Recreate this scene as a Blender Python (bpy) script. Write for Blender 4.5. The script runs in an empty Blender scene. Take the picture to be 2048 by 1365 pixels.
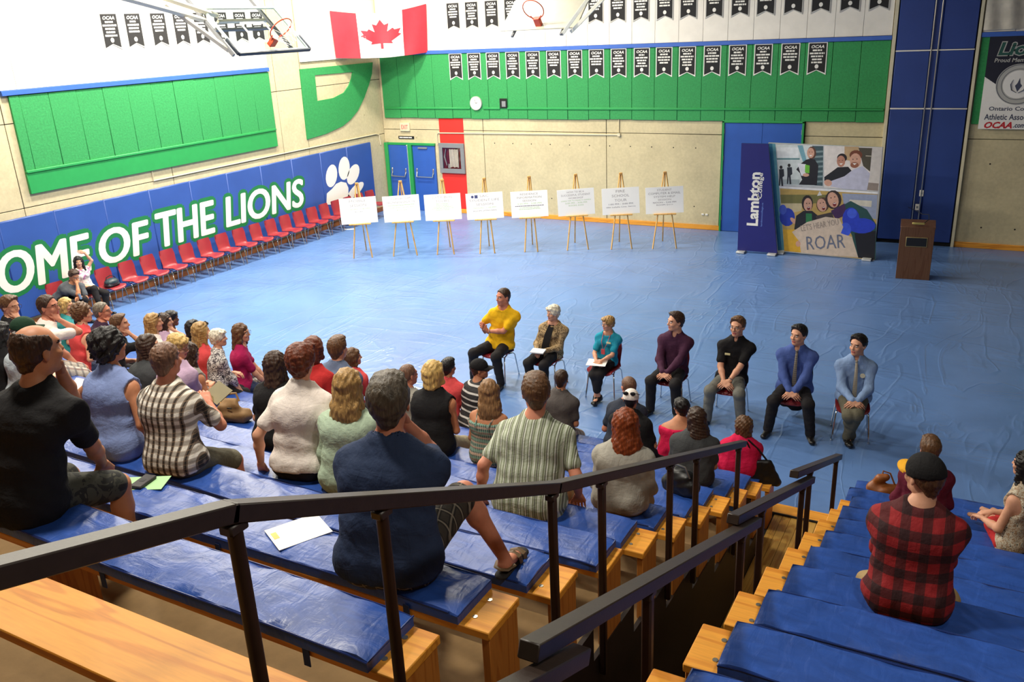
import bpy, math, random
import numpy as np
from mathutils import Vector, Matrix
R = math.radians
random.seed(7)
scene = bpy.context.scene
COL = scene.collection
# ------------------------------------------------------------------ camera
# world: left padded wall is the plane X=0, far wall is Y=0, floor Z=0 (metres)
CAM = np.array([17.4085, -23.1573, 5.5146]); YAW, PITCH, ROLL, FPX = .5130, .3476, -.0470, 1743.16
def cam_axes():
    cy, sy, cp, sp = math.cos(YAW), math.sin(YAW), math.cos(PITCH), math.sin(PITCH)
    f = np.array([-sy*cp, cy*cp, -sp]); r = np.array([cy, sy, 0.]); u = np.cross(r, f)
    cr, sr = math.cos(ROLL), math.sin(ROLL)
    return cr*r+sr*u, -sr*r+cr*u, f
CR, CU, CF = cam_axes()
def hit(u, v, axis, val):
    """point of the wall / floor plane (axis=val) that the photograph shows at pixel u,v (used once, to survey the place)"""
    d = (u-1024)*CR-(v-682.5)*CU+FPX*CF
    return CAM+(val-CAM[axis])/d[axis]*d
cam = bpy.data.cameras.new('camera'); cam.sensor_width = 36; cam.sensor_fit = 'HORIZONTAL'
cam.lens = FPX/2048*36; cam.clip_end = 200
camo = bpy.data.objects.new('camera', cam); COL.objects.link(camo)
mw = Matrix.Identity(4)
for i in range(3):
    mw[i][0], mw[i][1], mw[i][2], mw[i][3] = CR[i], CU[i], -CF[i], CAM[i]
camo.matrix_world = mw
scene.camera = camo
# ------------------------------------------------------------------ light
scene.view_settings.view_transform = 'Standard'; scene.view_settings.look = 'None'
scene.view_settings.gamma = 1; scene.view_settings.use_curve_mapping = False
scene.view_settings.exposure = -1.55
world = bpy.data.worlds.new('world'); scene.world = world; world.use_nodes = True
world.node_tree.nodes['Background'].inputs[0].default_value = (1, .95, .86, 1)
world.node_tree.nodes['Background'].inputs[1].default_value = .05
def ceiling_lamp(x, y, power, size=.7, z=8.35, col=(1, .93, .80)):
    l = bpy.data.lights.new('high_bay_lamp', 'AREA'); l.shape = 'DISK'; l.size = size; l.energy = power; l.color = col
    o = bpy.data.objects.new('high_bay_lamp', l); COL.objects.link(o); o.location = (x, y, z)
for x, y, p in [(2.3, -3.4, 1500), (2.3, -8.0, 2100), (2.3, -12.6, 1500), (6.3, -3.6, 1200), (6.3, -8.4, 1400), (6.3, -13.2, 1200), (7.2, -18.5, 800),
                (10.4, -9.6, 160), (11.6, -14.6, 560), (12.6, -19.6, 860), (18.5, -17.5, 70), (19.0, -21.5, 330)]:
    ceiling_lamp(x, y, p)
# ------------------------------------------------------------------ materials
def S(r, g, b):
    f = lambda c: (c/255/12.92) if c/255 <= .04045 else ((c/255+.055)/1.055)**2.4
    return (f(r), f(g), f(b), 1.)
MATS = {}
class NB:
    def __init__(s, name):
        s.m = bpy.data.materials.new(name); s.m.use_nodes = True; s.nt = s.m.node_tree
        s.b = s.nt.nodes['Principled BSDF']; s._co = None
    def n(s, t, **kw):
        nd = s.nt.nodes.new('ShaderNode'+t)
        for k, v in kw.items():
            if k.startswith('i_'):
                key = k[2:]; key = int(key) if key.isdigit() else key.replace('_', ' ')
                nd.inputs[key].default_value = v
            else: setattr(nd, k, v)
        return nd
    def l(s, a, b): s.nt.links.new(a, b)
    def co(s):
        if s._co is None: s._co = s.n('TexCoord').outputs['Object']
        return s._co
    def mapped(s, scale=(1, 1, 1), rot=(0, 0, 0)):
        mp = s.n('Mapping'); mp.inputs['Scale'].default_value = scale; mp.inputs['Rotation'].default_value = rot
        s.l(s.co(), mp.inputs[0]); return mp.outputs[0]
    def noise(s, scale=5, detail=4, vec=None, rough=.55, dist=0.):
        nd = s.n('TexNoise'); nd.inputs['Scale'].default_value = scale; nd.inputs['Detail'].default_value = detail
        nd.inputs['Roughness'].default_value = rough; nd.inputs['Distortion'].default_value = dist
        s.l(vec if vec is not None else s.co(), nd.inputs['Vector']); return nd.outputs['Fac']
    def ramp(s, fac, stops, const=False):
        nd = s.n('ValToRGB'); cr = nd.color_ramp; cr.interpolation = 'CONSTANT' if const else 'LINEAR'
        while len(cr.elements) < len(stops): cr.elements.new(.5)
        for e, (p, c) in zip(cr.elements, stops): e.position = p; e.color = c if len(c) == 4 else (*c, 1)
        s.l(fac, nd.inputs[0]); return nd.outputs[0]
    def mix(s, fac, a, b, mode='MIX'):
        nd = s.n('MixRGB', blend_type=mode)
        for k, v in ((0, fac), (1, a), (2, b)):
            if isinstance(v, (int, float)): nd.inputs[k].default_value = v
            elif isinstance(v, tuple): nd.inputs[k].default_value = v
            else: s.l(v, nd.inputs[k])
        return nd.outputs[0]
    def wave(s, period, axis='X', dist=0.):
        nd = s.n('TexWave', wave_type='BANDS', bands_direction=axis); nd.inputs['Scale'].default_value = .3142/period
        nd.inputs['Distortion'].default_value = dist
        s.l(s.co(), nd.inputs['Vector']); return nd.outputs['Fac']
    def color(s, c):
        if isinstance(c, tuple): s.b.inputs['Base Color'].default_value = c
        else: s.l(c, s.b.inputs['Base Color'])
    def bump(s, h, strength=.3, dist=.01):
        nd = s.n('Bump'); nd.inputs['Strength'].default_value = strength; nd.inputs['Distance'].default_value = dist
        s.l(h, nd.inputs['Height']); s.l(nd.outputs[0], s.b.inputs['Normal'])
    def rough(s, r, metal=0., spec=None, coat=None):
        s.b.inputs['Roughness'].default_value = r; s.b.inputs['Metallic'].default_value = metal
        if spec is not None: s.b.inputs['Specular IOR Level'].default_value = spec
        if coat: s.b.inputs['Coat Weight'].default_value = coat
def dk(c, f): return (c[0]*f, c[1]*f, c[2]*f, 1.)
def mat(name, c, rough=.6, metal=0., var=.12, scale=6., bump=0., bscale=60., spec=None, bdist=.004):
    """plain coloured surface with slight mottling and grain"""
    if name in MATS: return MATS[name]
    q = NB(name); q.rough(rough, metal, spec)
    if var: q.color(q.ramp(q.noise(scale), [(.3, dk(c, 1-var)), (.7, dk(c, 1+var))]))
    else: q.color(c)
    if bump: q.bump(q.noise(bscale, 5), bump, bdist)
    MATS[name] = q.m; return q.m
# ------------------------------------------------------------------ mesh helpers
_CH = {}
def chamfer_box(b):
    vs, ids = [], {}
    for sx in (-1, 1):
        for sy in (-1, 1):
            for sz in (-1, 1):
                for ax in range(3):
                    ids[(sx, sy, sz, ax)] = len(vs); vs.append((sx, sy, sz, ax))
    fs = []
    for ax in range(3):
        for sg in (-1, 1):
            o = [a for a in range(3) if a != ax]; q = []
            for s1, s2 in ((-1, -1), (1, -1), (1, 1), (-1, 1)):
                k = [0, 0, 0]; k[ax] = sg; k[o[0]] = s1; k[o[1]] = s2; q.append(ids[(*k, ax)])
            fs.append(q)
    for ax in range(3):
        o = [a for a in range(3) if a != ax]
        for s1 in (-1, 1):
            for s2 in (-1, 1):
                k0 = [0, 0, 0]; k0[o[0]] = s1; k0[o[1]] = s2; k1 = list(k0); k0[ax] = -1; k1[ax] = 1
                fs.append([ids[(*k0, o[0])], ids[(*k1, o[0])], ids[(*k1, o[1])], ids[(*k0, o[1])]])
    for sx in (-1, 1):
        for sy in (-1, 1):
            for sz in (-1, 1): fs.append([ids[(sx, sy, sz, a)] for a in range(3)])
    out = []
    def P(i, dims=(1, 1, 1)):
        v = vs[i]; return np.array([v[a]*(1 if a == v[3] else .8) for a in range(3)])
    for f in fs:
        p = [P(i) for i in f]; n = np.cross(p[1]-p[0], p[2]-p[0])
        out.append(tuple(f) if n @ sum(p) > 0 else tuple(reversed(f)))
    return vs, out
CHV, CHF = chamfer_box(.1)
BXV = [(x, y, z) for x in (-1, 1) for y in (-1, 1) for z in (-1, 1)]
BXF = [(0, 1, 3, 2), (4, 6, 7, 5), (0, 4, 5, 1), (2, 3, 7, 6), (0, 2, 6, 4), (1, 5, 7, 3)]
class MB:
    def __init__(s): s.v, s.f, s.mi = [], [], []
    def add(s, vs, fs, mi=0):
        o = len(s.v); s.v.extend([tuple(map(float, p)) for p in vs]); s.f.extend([tuple(i+o for i in f) for f in fs]); s.mi.extend([mi]*len(fs)); return s
    def box(s, c, d, b=0., rot=None, mi=0):
        """box of full size d centred at c, chamfer b"""
        h = [x/2 for x in d]; b = min(b, min(h)*.9)
        if b > 0: vs = [tuple(v[a]*(h[a] if a == v[3] else h[a]-b) for a in range(3)) for v in CHV]; fs = CHF
        else: vs = [tuple(v[a]*h[a] for a in range(3)) for v in BXV]; fs = BXF
        if rot is not None: vs = [tuple(rot @ Vector(v)) for v in vs]
        return s.add([(v[0]+c[0], v[1]+c[1], v[2]+c[2]) for v in vs], fs, mi)
    def span(s, x0, x1, y0, y1, z0, z1, b=0., mi=0):
        return s.box(((x0+x1)/2, (y0+y1)/2, (z0+z1)/2), (abs(x1-x0), abs(y1-y0), abs(z1-z0)), b, None, mi)
    def beam(s, p, q, w, h, b=0., mi=0, up=(0, 0, 1), ext=0.):
        p, q = Vector(p), Vector(q); d = (q-p); L = d.length+2*ext; d.normalize(); up = Vector(up)
        x = d.cross(up)
        if x.length < 1e-4: x = d.cross(Vector((1, 0, 0)))
        x.normalize(); z = x.cross(d); rot = Matrix((x, d, z)).transposed()
        return s.box((p+q)/2, (w, L, h), b, rot, mi)
    def tube(s, pts, r, n=8, mi=0, cap=True, flat=1.):
        pts = [Vector(p) for p in pts]; rs = r if isinstance(r, (list, tuple)) else [r]*len(pts)
        vs, fs = [], []; prev = None
        for i, p in enumerate(pts):
            d = (pts[min(i+1, len(pts)-1)]-pts[max(i-1, 0)])
            d = d.normalized() if d.length > 1e-9 else Vector((0, 0, 1))
            if prev is None:
                a = Vector((0, 0, 1)) if abs(d.z) < .9 else Vector((1, 0, 0)); x = d.cross(a).normalized()
            else: x = (prev-d*prev.dot(d)).normalized()
            prev = x; y = d.cross(x)
            for k in range(n):
                t = 2*math.pi*k/n; vs.append(p+(x*math.cos(t)+y*math.sin(t)*flat)*rs[i])
        m = len(pts)
        for i in range(m-1):
            for k in range(n): fs.append((i*n+k, i*n+(k+1) % n, (i+1)*n+(k+1) % n, (i+1)*n+k))
        if cap: fs.append(tuple(reversed(range(n)))); fs.append(tuple(range((m-1)*n, m*n)))
        return s.add(vs, fs, mi)
    def ring(s, c, rad, r, ax=(0, 0, 1), n=24, k=6, mi=0, sx=1.):
        ax = Vector(ax).normalized(); a = Vector((1, 0, 0)) if abs(ax.x) < .9 else Vector((0, 1, 0))
        x = ax.cross(a).normalized(); y = ax.cross(x); c = Vector(c); vs, fs = [], []
        for i in range(n):
            t = 2*math.pi*i/n; e = x*math.cos(t)*sx+y*math.sin(t)
            for j in range(k):
                u = 2*math.pi*j/k; vs.append(c+e*(rad+r*math.cos(u))+ax*(r*math.sin(u)))
        for i in range(n):
            for j in range(k): fs.append((i*k+j, ((i+1) % n)*k+j, ((i+1) % n)*k+(j+1) % k, i*k+(j+1) % k))
        return s.add(vs, fs, mi)
    def ball(s, c, r, n=12, m=8, mi=0, rot=None):
        r = r if isinstance(r, (tuple, list)) else (r, r, r); vs, fs = [], []
        for i in range(m+1):
            a = math.pi*i/m
            for j in range(n):
                b = 2*math.pi*j/n; p = Vector((r[0]*math.sin(a)*math.cos(b), r[1]*math.sin(a)*math.sin(b), r[2]*math.cos(a)))
                if rot is not None: p = rot @ p
                vs.append((p.x+c[0], p.y+c[1], p.z+c[2]))
        for i in range(m):
            for j in range(n): fs.append((i*n+j, (i+1)*n+j, (i+1)*n+(j+1) % n, i*n+(j+1) % n))
        return s.add(vs, fs, mi)
    def poly(s, pts, thick, o, x, y, mi=0, off=0.):
        """2-D outline pts (counter-clockwise in the x,y axes) extruded by thick along x cross y from origin o"""
        o, x, y = Vector(o), Vector(x).normalized(), Vector(y).normalized(); z = x.cross(y); n = len(pts)
        A = sum(pts[i][0]*pts[(i+1) % n][1]-pts[(i+1) % n][0]*pts[i][1] for i in range(n))
        if A < 0: pts = list(reversed(pts))
        lo = [o+x*a+y*b+z*off for a, b in pts]; hi = [p+z*thick for p in lo]
        fs = [tuple(range(n, 2*n)), tuple(reversed(range(n)))]+[(i, (i+1) % n, n+(i+1) % n, n+i) for i in range(n)]
        return s.add(lo+hi, fs, mi)
    def mesh(s, name, mats, smooth=True, angle=40):
        me = bpy.data.meshes.new(name); me.from_pydata(s.v, [], s.f)
        for m in (mats if isinstance(mats, (list, tuple)) else [mats]): me.materials.append(m)
        if len(me.materials) > 1: me.polygons.foreach_set('material_index', s.mi)
        if smooth:
            me.polygons.foreach_set('use_smooth', [True]*len(me.polygons)); me.set_sharp_from_angle(angle=R(angle))
        me.update(); return me
    def build(s, name, mats, parent=None, loc=(0, 0, 0), rot=None, **tags):
        sm = tags.pop('smooth', True)
        return obj(name, s.mesh(name, mats, sm), parent, loc, rot, **tags)
def obj(name, data, parent=None, loc=(0, 0, 0), rot=None, label=None, cat=None, group=None, kind=None):
    o = bpy.data.objects.new(name, data); COL.objects.link(o); o.location = loc
    if rot is not None: o.rotation_euler = rot
    if parent is not None: o.parent = parent
    if label: o['label'] = label
    if cat: o['category'] = cat
    if group: o['group'] = group
    if kind is None and name == 'lettering': kind = 'stuff'      # small flat print
    if kind: o['kind'] = kind
    return o
def empty(name, loc, label, cat, group=None, rot=None):
    o = obj(name, None, None, loc, rot, label, cat, group); o.empty_display_size = .1; return o
_TX = {}
def text_mesh(body, size=1., bold=0., shear=0., align='CENTER', extrude=0., spacing=1., width=None, res=2):
    """lettering as a flat mesh in the XY plane (baseline-centred vertically)"""
    key = (body, size, bold, shear, align, extrude, spacing, width, res)
    if key in _TX: return _TX[key]
    cu = bpy.data.curves.new('lettering', 'FONT'); cu.body = body; cu.size = size; cu.offset = bold; cu.shear = shear
    cu.align_x = align; cu.align_y = 'CENTER'; cu.extrude = extrude; cu.space_character = spacing; cu.resolution_u = res
    o = bpy.data.objects.new('t', cu); COL.objects.link(o); bpy.context.view_layer.update()
    me = bpy.data.meshes.new_from_object(o.evaluated_get(bpy.context.evaluated_depsgraph_get()))
    bpy.data.objects.remove(o); n = len(me.vertices); a = np.zeros(n*3); me.vertices.foreach_get('co', a); a = a.reshape(-1, 3)
    fs = [tuple(p.vertices) for p in me.polygons]; bpy.data.meshes.remove(me)
    if width and n: 
        w = a[:, 0].max()-a[:, 0].min()
        if w > 0: a[:, 0] *= width/w
    _TX[key] = (a, fs); return a, fs
def put_text(mb, tm, o, x, y, mi=0):
    a, fs = tm; o, x, y = np.array(o), np.array(x, float), np.array(y, float)
    mb.add(o+a[:, :1]*x+a[:, 1:2]*y+a[:, 2:3]*np.cross(x, y), fs, mi)
ORD = ['first', 'second', 'third', 'fourth', 'fifth', 'sixth', 'seventh', 'eighth', 'ninth', 'tenth', 'eleventh', 'twelfth', 'thirteenth', 'fourteenth', 'fifteenth', 'sixteenth', 'seventeenth', 'eighteenth', 'nineteenth', 'twentieth']
# ================================================================== THE ROOM
def concrete(name, c):
    q = NB(name); q.rough(.85); n1 = q.noise(1.3, 6, rough=.65); n2 = q.noise(14, 6)
    col = q.mix(.45, q.ramp(n1, [(.3, dk(c, .78)), (.7, dk(c, 1.12))]), q.ramp(n2, [(.3, dk(c, .8)), (.7, dk(c, 1.1))]))
    v = q.n('TexVoronoi'); v.inputs['Scale'].default_value = 1.7; q.l(q.co(), v.inputs['Vector'])
    pit = q.ramp(v.outputs['Distance'], [(0., (.25, .22, .17, 1)), (.045, (1, 1, 1, 1))])
    q.color(q.mix(1., col, pit, 'MULTIPLY')); q.bump(n2, .25, .01); return q.m
M_conc = concrete('concrete', S(204, 191, 154))
def rough_paint(name, c, s=26, st=.55):
    q = NB(name); q.rough(.75); n = q.noise(s, 6, rough=.7); q.color(q.ramp(n, [(.25, dk(c, .72)), (.75, dk(c, 1.2))])); q.bump(n, st, .012); return q.m
M_green = rough_paint('green_strand_board', S(46, 148, 80))
M_green2 = mat('green_smooth_paint', S(40, 150, 78), .45, var=.05)
M_white = mat('white_panel_paint', S(240, 234, 222), .6, var=.05, scale=3)
M_blue_trim = mat('blue_trim_paint', S(58, 102, 190), .45, var=.05)
M_blue_door = mat('blue_door_paint', S(46, 92, 178), .4, var=.06, scale=3)
M_red = mat('red_wall_paint', S(222, 44, 36), .6, var=.05)
M_grey = mat('grey_steel_paint', S(128, 130, 134), .45, var=.05)
M_dark = mat('dark_gap', S(30, 28, 26), .9, var=0)
M_metal = mat('brushed_steel', S(190, 190, 186), .32, .9, var=.04)
M_beige = mat('beige_conduit_paint', S(214, 204, 174), .55, var=.05)
def vinyl(name, c, rough=.34, seams=True):
    """blue tarpaulin with long creases"""
    q = NB(name); q.rough(rough, spec=.75)
    a = q.noise(.55, 3, q.mapped((.5, 1.6, 1), (0, 0, .5)), dist=.8); b = q.noise(.7, 3, q.mapped((1.5, .4, 1), (0, 0, -.2)), dist=1.1)
    c1 = q.ramp(a, [(.46, (0, 0, 0, 1)), (.5, (1, 1, 1, 1)), (.54, (0, 0, 0, 1))]); c2 = q.ramp(b, [(.47, (0, 0, 0, 1)), (.5, (1, 1, 1, 1)), (.53, (0, 0, 0, 1))])
    fine = q.noise(9, 5, dist=.4)
    h = q.mix(.5, q.mix(1., c1, c2, 'ADD'), fine, 'ADD')
    q.color(q.ramp(q.noise(.9, 4), [(.3, dk(c, .88)), (.7, dk(c, 1.1))])); q.bump(h, .26, .02); return q.m
M_tarp = vinyl('blue_floor_tarp', S(98, 134, 192), .3)
# floor
MB().span(-.3, 27, -13.75, .3, -.3, 0).build('floor', M_tarp, kind='structure')
def plank_wood(name, c, axis='X', dark=.62, rough=.5):
    q = NB(name); q.rough(rough, spec=.4)
    sc = {'X': (.7, 9, 9), 'Y': (9, .7, 9), 'Z': (9, 9, .7)}[axis]
    g = q.noise(2.2, 5, q.mapped(sc), dist=1.6); f = q.noise(7, 4, q.mapped(tuple(x*2 for x in sc)))
    rg = q.noise(1.1, 2, q.mapped(tuple(x*.42 for x in sc)), dist=.5); m1 = q.n('Math', operation='MULTIPLY'); m1.inputs[1].default_value = 62.; q.l(rg, m1.inputs[0]); m2 = q.n('Math', operation='SINE'); q.l(m1.outputs[0], m2.inputs[0])
    k = q.mix(.7, q.ramp(g, [(.32, dk(c, dark)), (.5, c), (.68, dk(c, 1.1))]), q.ramp(m2.outputs[0], [(0., dk(c, 1.05)), (.55, c), (.9, (c[0]*.72, c[1]*.5, c[2]*.32, 1))]))
    q.color(q.mix(.25, k, q.ramp(f, [(.35, dk(c, .7)), (.65, dk(c, 1.1))]))); q.bump(f, .08, .003); return q.m
M_pine = plank_wood('varnished_pine', S(236, 162, 58))
M_pineZ = plank_wood('varnished_pine_upright', S(190, 122, 52), 'Z')
M_pineY = plank_wood('pine_floorboard', S(214, 168, 84), 'Y', rough=.3)
fl2 = MB().span(15.4, 18, -26, -13.75, -.3, -.012).build('floor', M_dark, kind='structure')
for i in range(9):                                   # boards of the passage floor between the two stands
    MB().span(15.655+i*.095, 15.655+i*.095+.0925, -22, -13.97, -.012, -.001, .002).build('floorboard', M_pineY, fl2)
MB().span(15.5, 16.6, -13.97, -13.75, -.02, .014, .004).build('trim_1', M_pine, kind='structure')
MB().span(15.5, 16.6, -13.99, -13.965, -.02, .02, .004).build('trim_2', M_dark, kind='structure')
# shell
M_wdk = concrete('dark_concrete', S(120, 112, 96))
wl = MB().span(-.5, 0, -27, .5, -.3, 8.8).build('wall_left', M_dark, kind='structure')
wb = MB().span(-.5, 27, 0, .5, -.3, 8.8).build('wall_back', M_dark, kind='structure')
MB().span(26.6, 27, -27, 0, -.3, 8.8).build('wall_right', M_wdk, kind='structure')
MB().span(0, 26.6, -27.4, -27, -.3, 8.8).build('wall_front', M_wdk, kind='structure')
MB().span(-.5, 27, -27.4, .5, 8.8, 9.1).build('ceiling', mat('ceiling_deck', S(96, 92, 86), .8), kind='structure')
def cpanel(parent, axis, a0, a1, z0, z1, t=.02, g=.008, m=None, name='concrete_panel', bev=.004, base=0.):
    mb = MB()
    if axis == 'L': mb.span(base, base+t, a0+g, a1-g, z0+g, z1-g, bev)
    else: mb.span(a0+g, a1-g, base-t, base, z0+g, z1-g, bev)
    return mb.build(name, m or M_conc, parent)
# concrete pour panels of both walls
for y0, y1 in ((-27, -22), (-22, -17.2), (-17.2, -12.4), (-12.4, -8.55), (-8.55, -4.66), (-4.66, -3.62), (-3.62, -.0)):
    for z0, z1 in ((-.3, 2.42), (2.42, 4.1), (4.1, 8.8)):
        cpanel(wl, 'L', y0, y1, z0, z1)
for x0, x1 in ((0.02, 3.72), (3.72, 7.72), (7.72, 11.0), (13.1, 14.96), (16.72, 20.5), (20.5, 24), (24, 26.6)):
    for z0, z1 in ((-.3, 2.56), (2.56, 8.8)): cpanel(wb, 'B', x0, x1, z0, z1)
cpanel(wb, 'B', 11., 13.1, 2.9, 8.8)
# form-tie holes in the far wall
mt = MB()
for x in np.arange(4.1, 10.9, .62):
    for z in (2.2, .62): mt.tube([(x, -.0205, z), (x, -.0225, z)], .017, 8)
for x in (17.3, 18.0, 18.6):
    for z in (2.0, .5): mt.tube([(x, -.0205, z), (x, -.0225, z)], .02, 8)
mt.build('tie_hole', M_dark, wb, kind='stuff')
# strand-board panels, rails and trims : far wall
w = .6425
for i in range(24):
    x0 = 14.92-(i+1)*w
    if x0 < -.1: break
    cpanel(wb, 'B', max(x0, .06), x0+w, 2.92+random.uniform(-.012, .012), 4.80, .05+random.uniform(0, .008), .004, M_green, 'green_panel', .006, -.02)
    cpanel(wb, 'B', max(x0, .06), x0+w, 4.90, 8.8, .05, .003, M_white, 'white_panel', .004, -.02)
MB().span(.06, 14.93, -.02, -.105, 4.80, 4.90, .006).build('trim_3', M_blue_trim, kind='structure')
MB().span(.2, 3.35, -.02, -.1, 3.19, 3.25, .012).span(3.8, 4.38, -.02, -.1, 3.19, 3.25, .012).span(4.62, 14.9, -.02, -.1, 3.19, 3.25, .012).build('trim_4', M_green2, kind='structure')
# left wall
for i in range(12):
    y1 = -4.91-i*.645; y0 = y1-.645
    if y0 < -12.3: y0 = -12.22
    if y1 > -12.2:
        cpanel(wl, 'L', y0, y1, 3.14, 4.63, .05+random.uniform(0, .01), .004, M_green, 'green_panel', .006, .02)
for i in range(17):
    y1 = -4.91-i*.645; cpanel(wl, 'L', y1-.645, y1, 4.74, 8.8, .05, .003, M_white, 'white_panel', .004, .02)
for i in range(6): cpanel(wl, 'L', -3.6+i*.6, -3.0+i*.6, 4.80, 8.8, .05, .003, M_white, 'white_panel', .004, .02)
MB().span(.02, .105, -12.36, -4.9, 4.64, 4.74, .006).build('trim_5', M_blue_trim, kind='structure')
MB().span(.02, .085, -12.22, -4.93, 2.68, 3.1, .008).build('trim_6', M_green2, kind='structure')
MB().span(.02, .11, -12.22, -4.93, 3.1, 3.16, .012).build('trim_7', M_green2, kind='structure')
# skirting
MB().span(0.02, 11.02, -.02, -.055, 0, .13, .006).span(16.75, 26, -.02, -.055, 0, .13, .006).build('baseboard_back', M_pine, kind='structure')
MB().span(.02, .06, -14, -.02, 0, .14, .006).build('baseboard_left', plank_wood('left_skirting_wood', S(150, 92, 48), 'Y'), kind='structure')
# blue padded bay with conduits (right of the display)
M_padblue = mat('navy_blue_pad', S(34, 62, 134), .5, var=.07, scale=2, bump=.15, bscale=8)
bay = MB().span(15.02, 16.7, -.0, -.05, 0, 8.8).build('wall_bay', M_dark, kind='structure')
for z0, z1 in ((.1, 3.24), (3.26, 4.54), (4.56, 8.8)):
    for x0, x1 in ((15.04, 15.77), (15.97, 16.68)): cpanel(bay, 'B', x0, x1, z0, z1, .08, .004, M_padblue, 'blue_pad', .012, -.05)
    cpanel(bay, 'B', 15.77, 15.97, z0, z1, .05, .002, M_padblue, 'blue_pad', .01, -.05)
for z in (3.25, 4.55): MB().span(15.04, 16.68, -.05, -.137, z-.014, z+.014, .004).build('white_strip', M_white, bay)
for x in (15.79, 15.93): MB().beam((x, -.14, 0.15), (x, -.14, 8.8), .028, .028, .006).build('conduit', M_metal, bay)
MB().span(14.94, 15.02, -.02, -.12, 0, 8.8, .006).build('trim_8', M_beige, kind='structure')
MB().span(16.7, 16.77, -.02, -.12, 0, 8.8, .006).build('trim_9', M_beige, kind='structure')
for x0 in np.arange(16.79, 26, .645):
    cpanel(wb, 'B', x0, x0+.645, 2.9, 4.8, .05, .004, M_green, 'green_panel', .006, -.02)
    cpanel(wb, 'B', x0, x0+.645, 4.9, 8.8, .05, .003, M_white, 'white_panel', .004, -.02)
MB().span(16.78, 26.5, -.02, -.105, 4.80, 4.90, .006).build('trim_10', M_blue_trim, kind='structure')
# wall outlets by the lectern
for x, z, nm in ((15.86, 1.2, 'switch'), (15.80, .86, 'socket')):
    pl = MB().span(x+.03, x+.12, -.13, -.145, z, z+.15, .003).build('wall_'+nm, M_white, label='white wall switch plate on the blue padded bay' if nm == 'switch' else 'white socket plate below the switch on the blue bay', cat=nm)
    MB().span(x+.055, x+.095, -.143, -.15, z+.05, z+.1, .002).build('toggle' if nm == 'switch' else 'plug', M_grey, pl)
# ---- doors
def door_leaf(name, w_, h, parent, loc, rotz, bar=True, bx=.1):
    d = MB().box((w_/2, 0, h/2), (w_-.006, .045, h-.01), .003).build(name, M_blue_door, parent, loc, (0, 0, rotz))
    if bar:
        b = MB()
        for x in (bx, w_-bx+.02): b.box((x, -.03, 1.28), (.05, .03, .16), .006).beam((x, -.03, 1.25), (x+(.02 if x < w_/2 else -.0), -.1, 1.1), .03, .03, .006)
        b.tube([(bx, -.1, 1.1), (w_-bx+.02, -.1, 1.1)], .016, 8); b.build('push_bar', M_metal, d)
    return d
d1 = empty('door_1', (0, 0, 0), 'pair of blue exit doors with push bars in a green frame', 'door'); d1['kind'] = 'structure'
MB().span(.06, .19, -.0, -.14, 0, 2.15, .004).span(.96, 1.10, -.0, -.14, 0, 2.1, .004).span(.06, 1.97, -.0, -.1, 2.08, 2.15, .004).build('door_frame', M_green2, d1)
MB().span(.16, 1.95, -.012, -.026, 0, 2.09).build('door_recess', M_dark, d1)
MB().span(.93, .965, -.1, -.15, 0, 2.09, .003).build('door_edge', M_white, d1)
door_leaf('door_leaf', .80, 2.08, d1, (.17, -.06, 0), R(-7), True, .12)
d2 = door_leaf('door_leaf', .84, 2.08, d1, (1.11, -.05, 0), 0, True, .12)
MB().box((.4, -.04, 2.0), (.34, .04, .05), .006).build('door_closer', M_grey, d2)
d3 = empty('door_2', (11.02, 0, 0), 'tall blue double doors in green frame behind the photo display', 'door'); d3['kind'] = 'structure'
MB().span(0, .05, 0, -.09, 0, 2.92, .004).span(2.02, 2.07, 0, -.09, 0, 2.92, .004).span(0, 2.07, 0, -.09, 2.88, 2.94, .004).build('door_frame', M_green2, d3)
MB().span(.04, 2.03, -.0, -.02, 0, 2.9).build('door_recess', M_dark, d3)
for x in (.05, 1.037): MB().span(x, x+.98, -.02, -.06, .01, 2.87, .003).build('door_leaf', M_blue_door, d3)
mh = MB()
for z in (.3, 1.1, 1.9, 2.6): mh.tube([(.055, -.07, z), (.055, -.07, z+.12)], .012, 6).tube([(2.015, -.07, z), (2.015, -.07, z+.12)], .012, 6)
mh.build('hinge', M_grey, d3)
# ================================================================== WALL FITTINGS AND PROPS
M_black = mat('black_cloth', S(30, 29, 30), .8, var=.1)
M_black2 = mat('black_plastic', S(22, 22, 24), .4, var=.05)
M_ink = mat('white_print', S(238, 235, 226), .6, var=0)
M_silver = mat('silver_border', S(186, 184, 178), .6, var=.03)
M_chrome = mat('chrome', S(214, 214, 212), .14, 1., var=0)
M_darkblue = mat('royal_blue_wall_vinyl', S(50, 84, 158), .42, var=.08, scale=1.5, bump=.25, bscale=3.)
M_outline = mat('green_print', S(26, 118, 62), .5, var=.04)
def fit_text(body, w, h, bold=.02, shear=0., res=2):
    a, fs = text_mesh(body, 1., bold, shear, 'CENTER', res=res); a = a.copy()
    c = (a.max(0)+a.min(0))/2; d = a.max(0)-a.min(0); a = (a-c)*np.array([w/d[0], h/d[1], 0.])
    return a, fs
def ell(cx, cy, rx, ry, n=20, t=0.): 
    return [(cx+rx*math.cos(a)*math.cos(t)-ry*math.sin(a)*math.sin(t), cy+rx*math.cos(a)*math.sin(t)+ry*math.sin(a)*math.cos(t)) for a in [2*math.pi*i/n for i in range(n)]]
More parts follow.
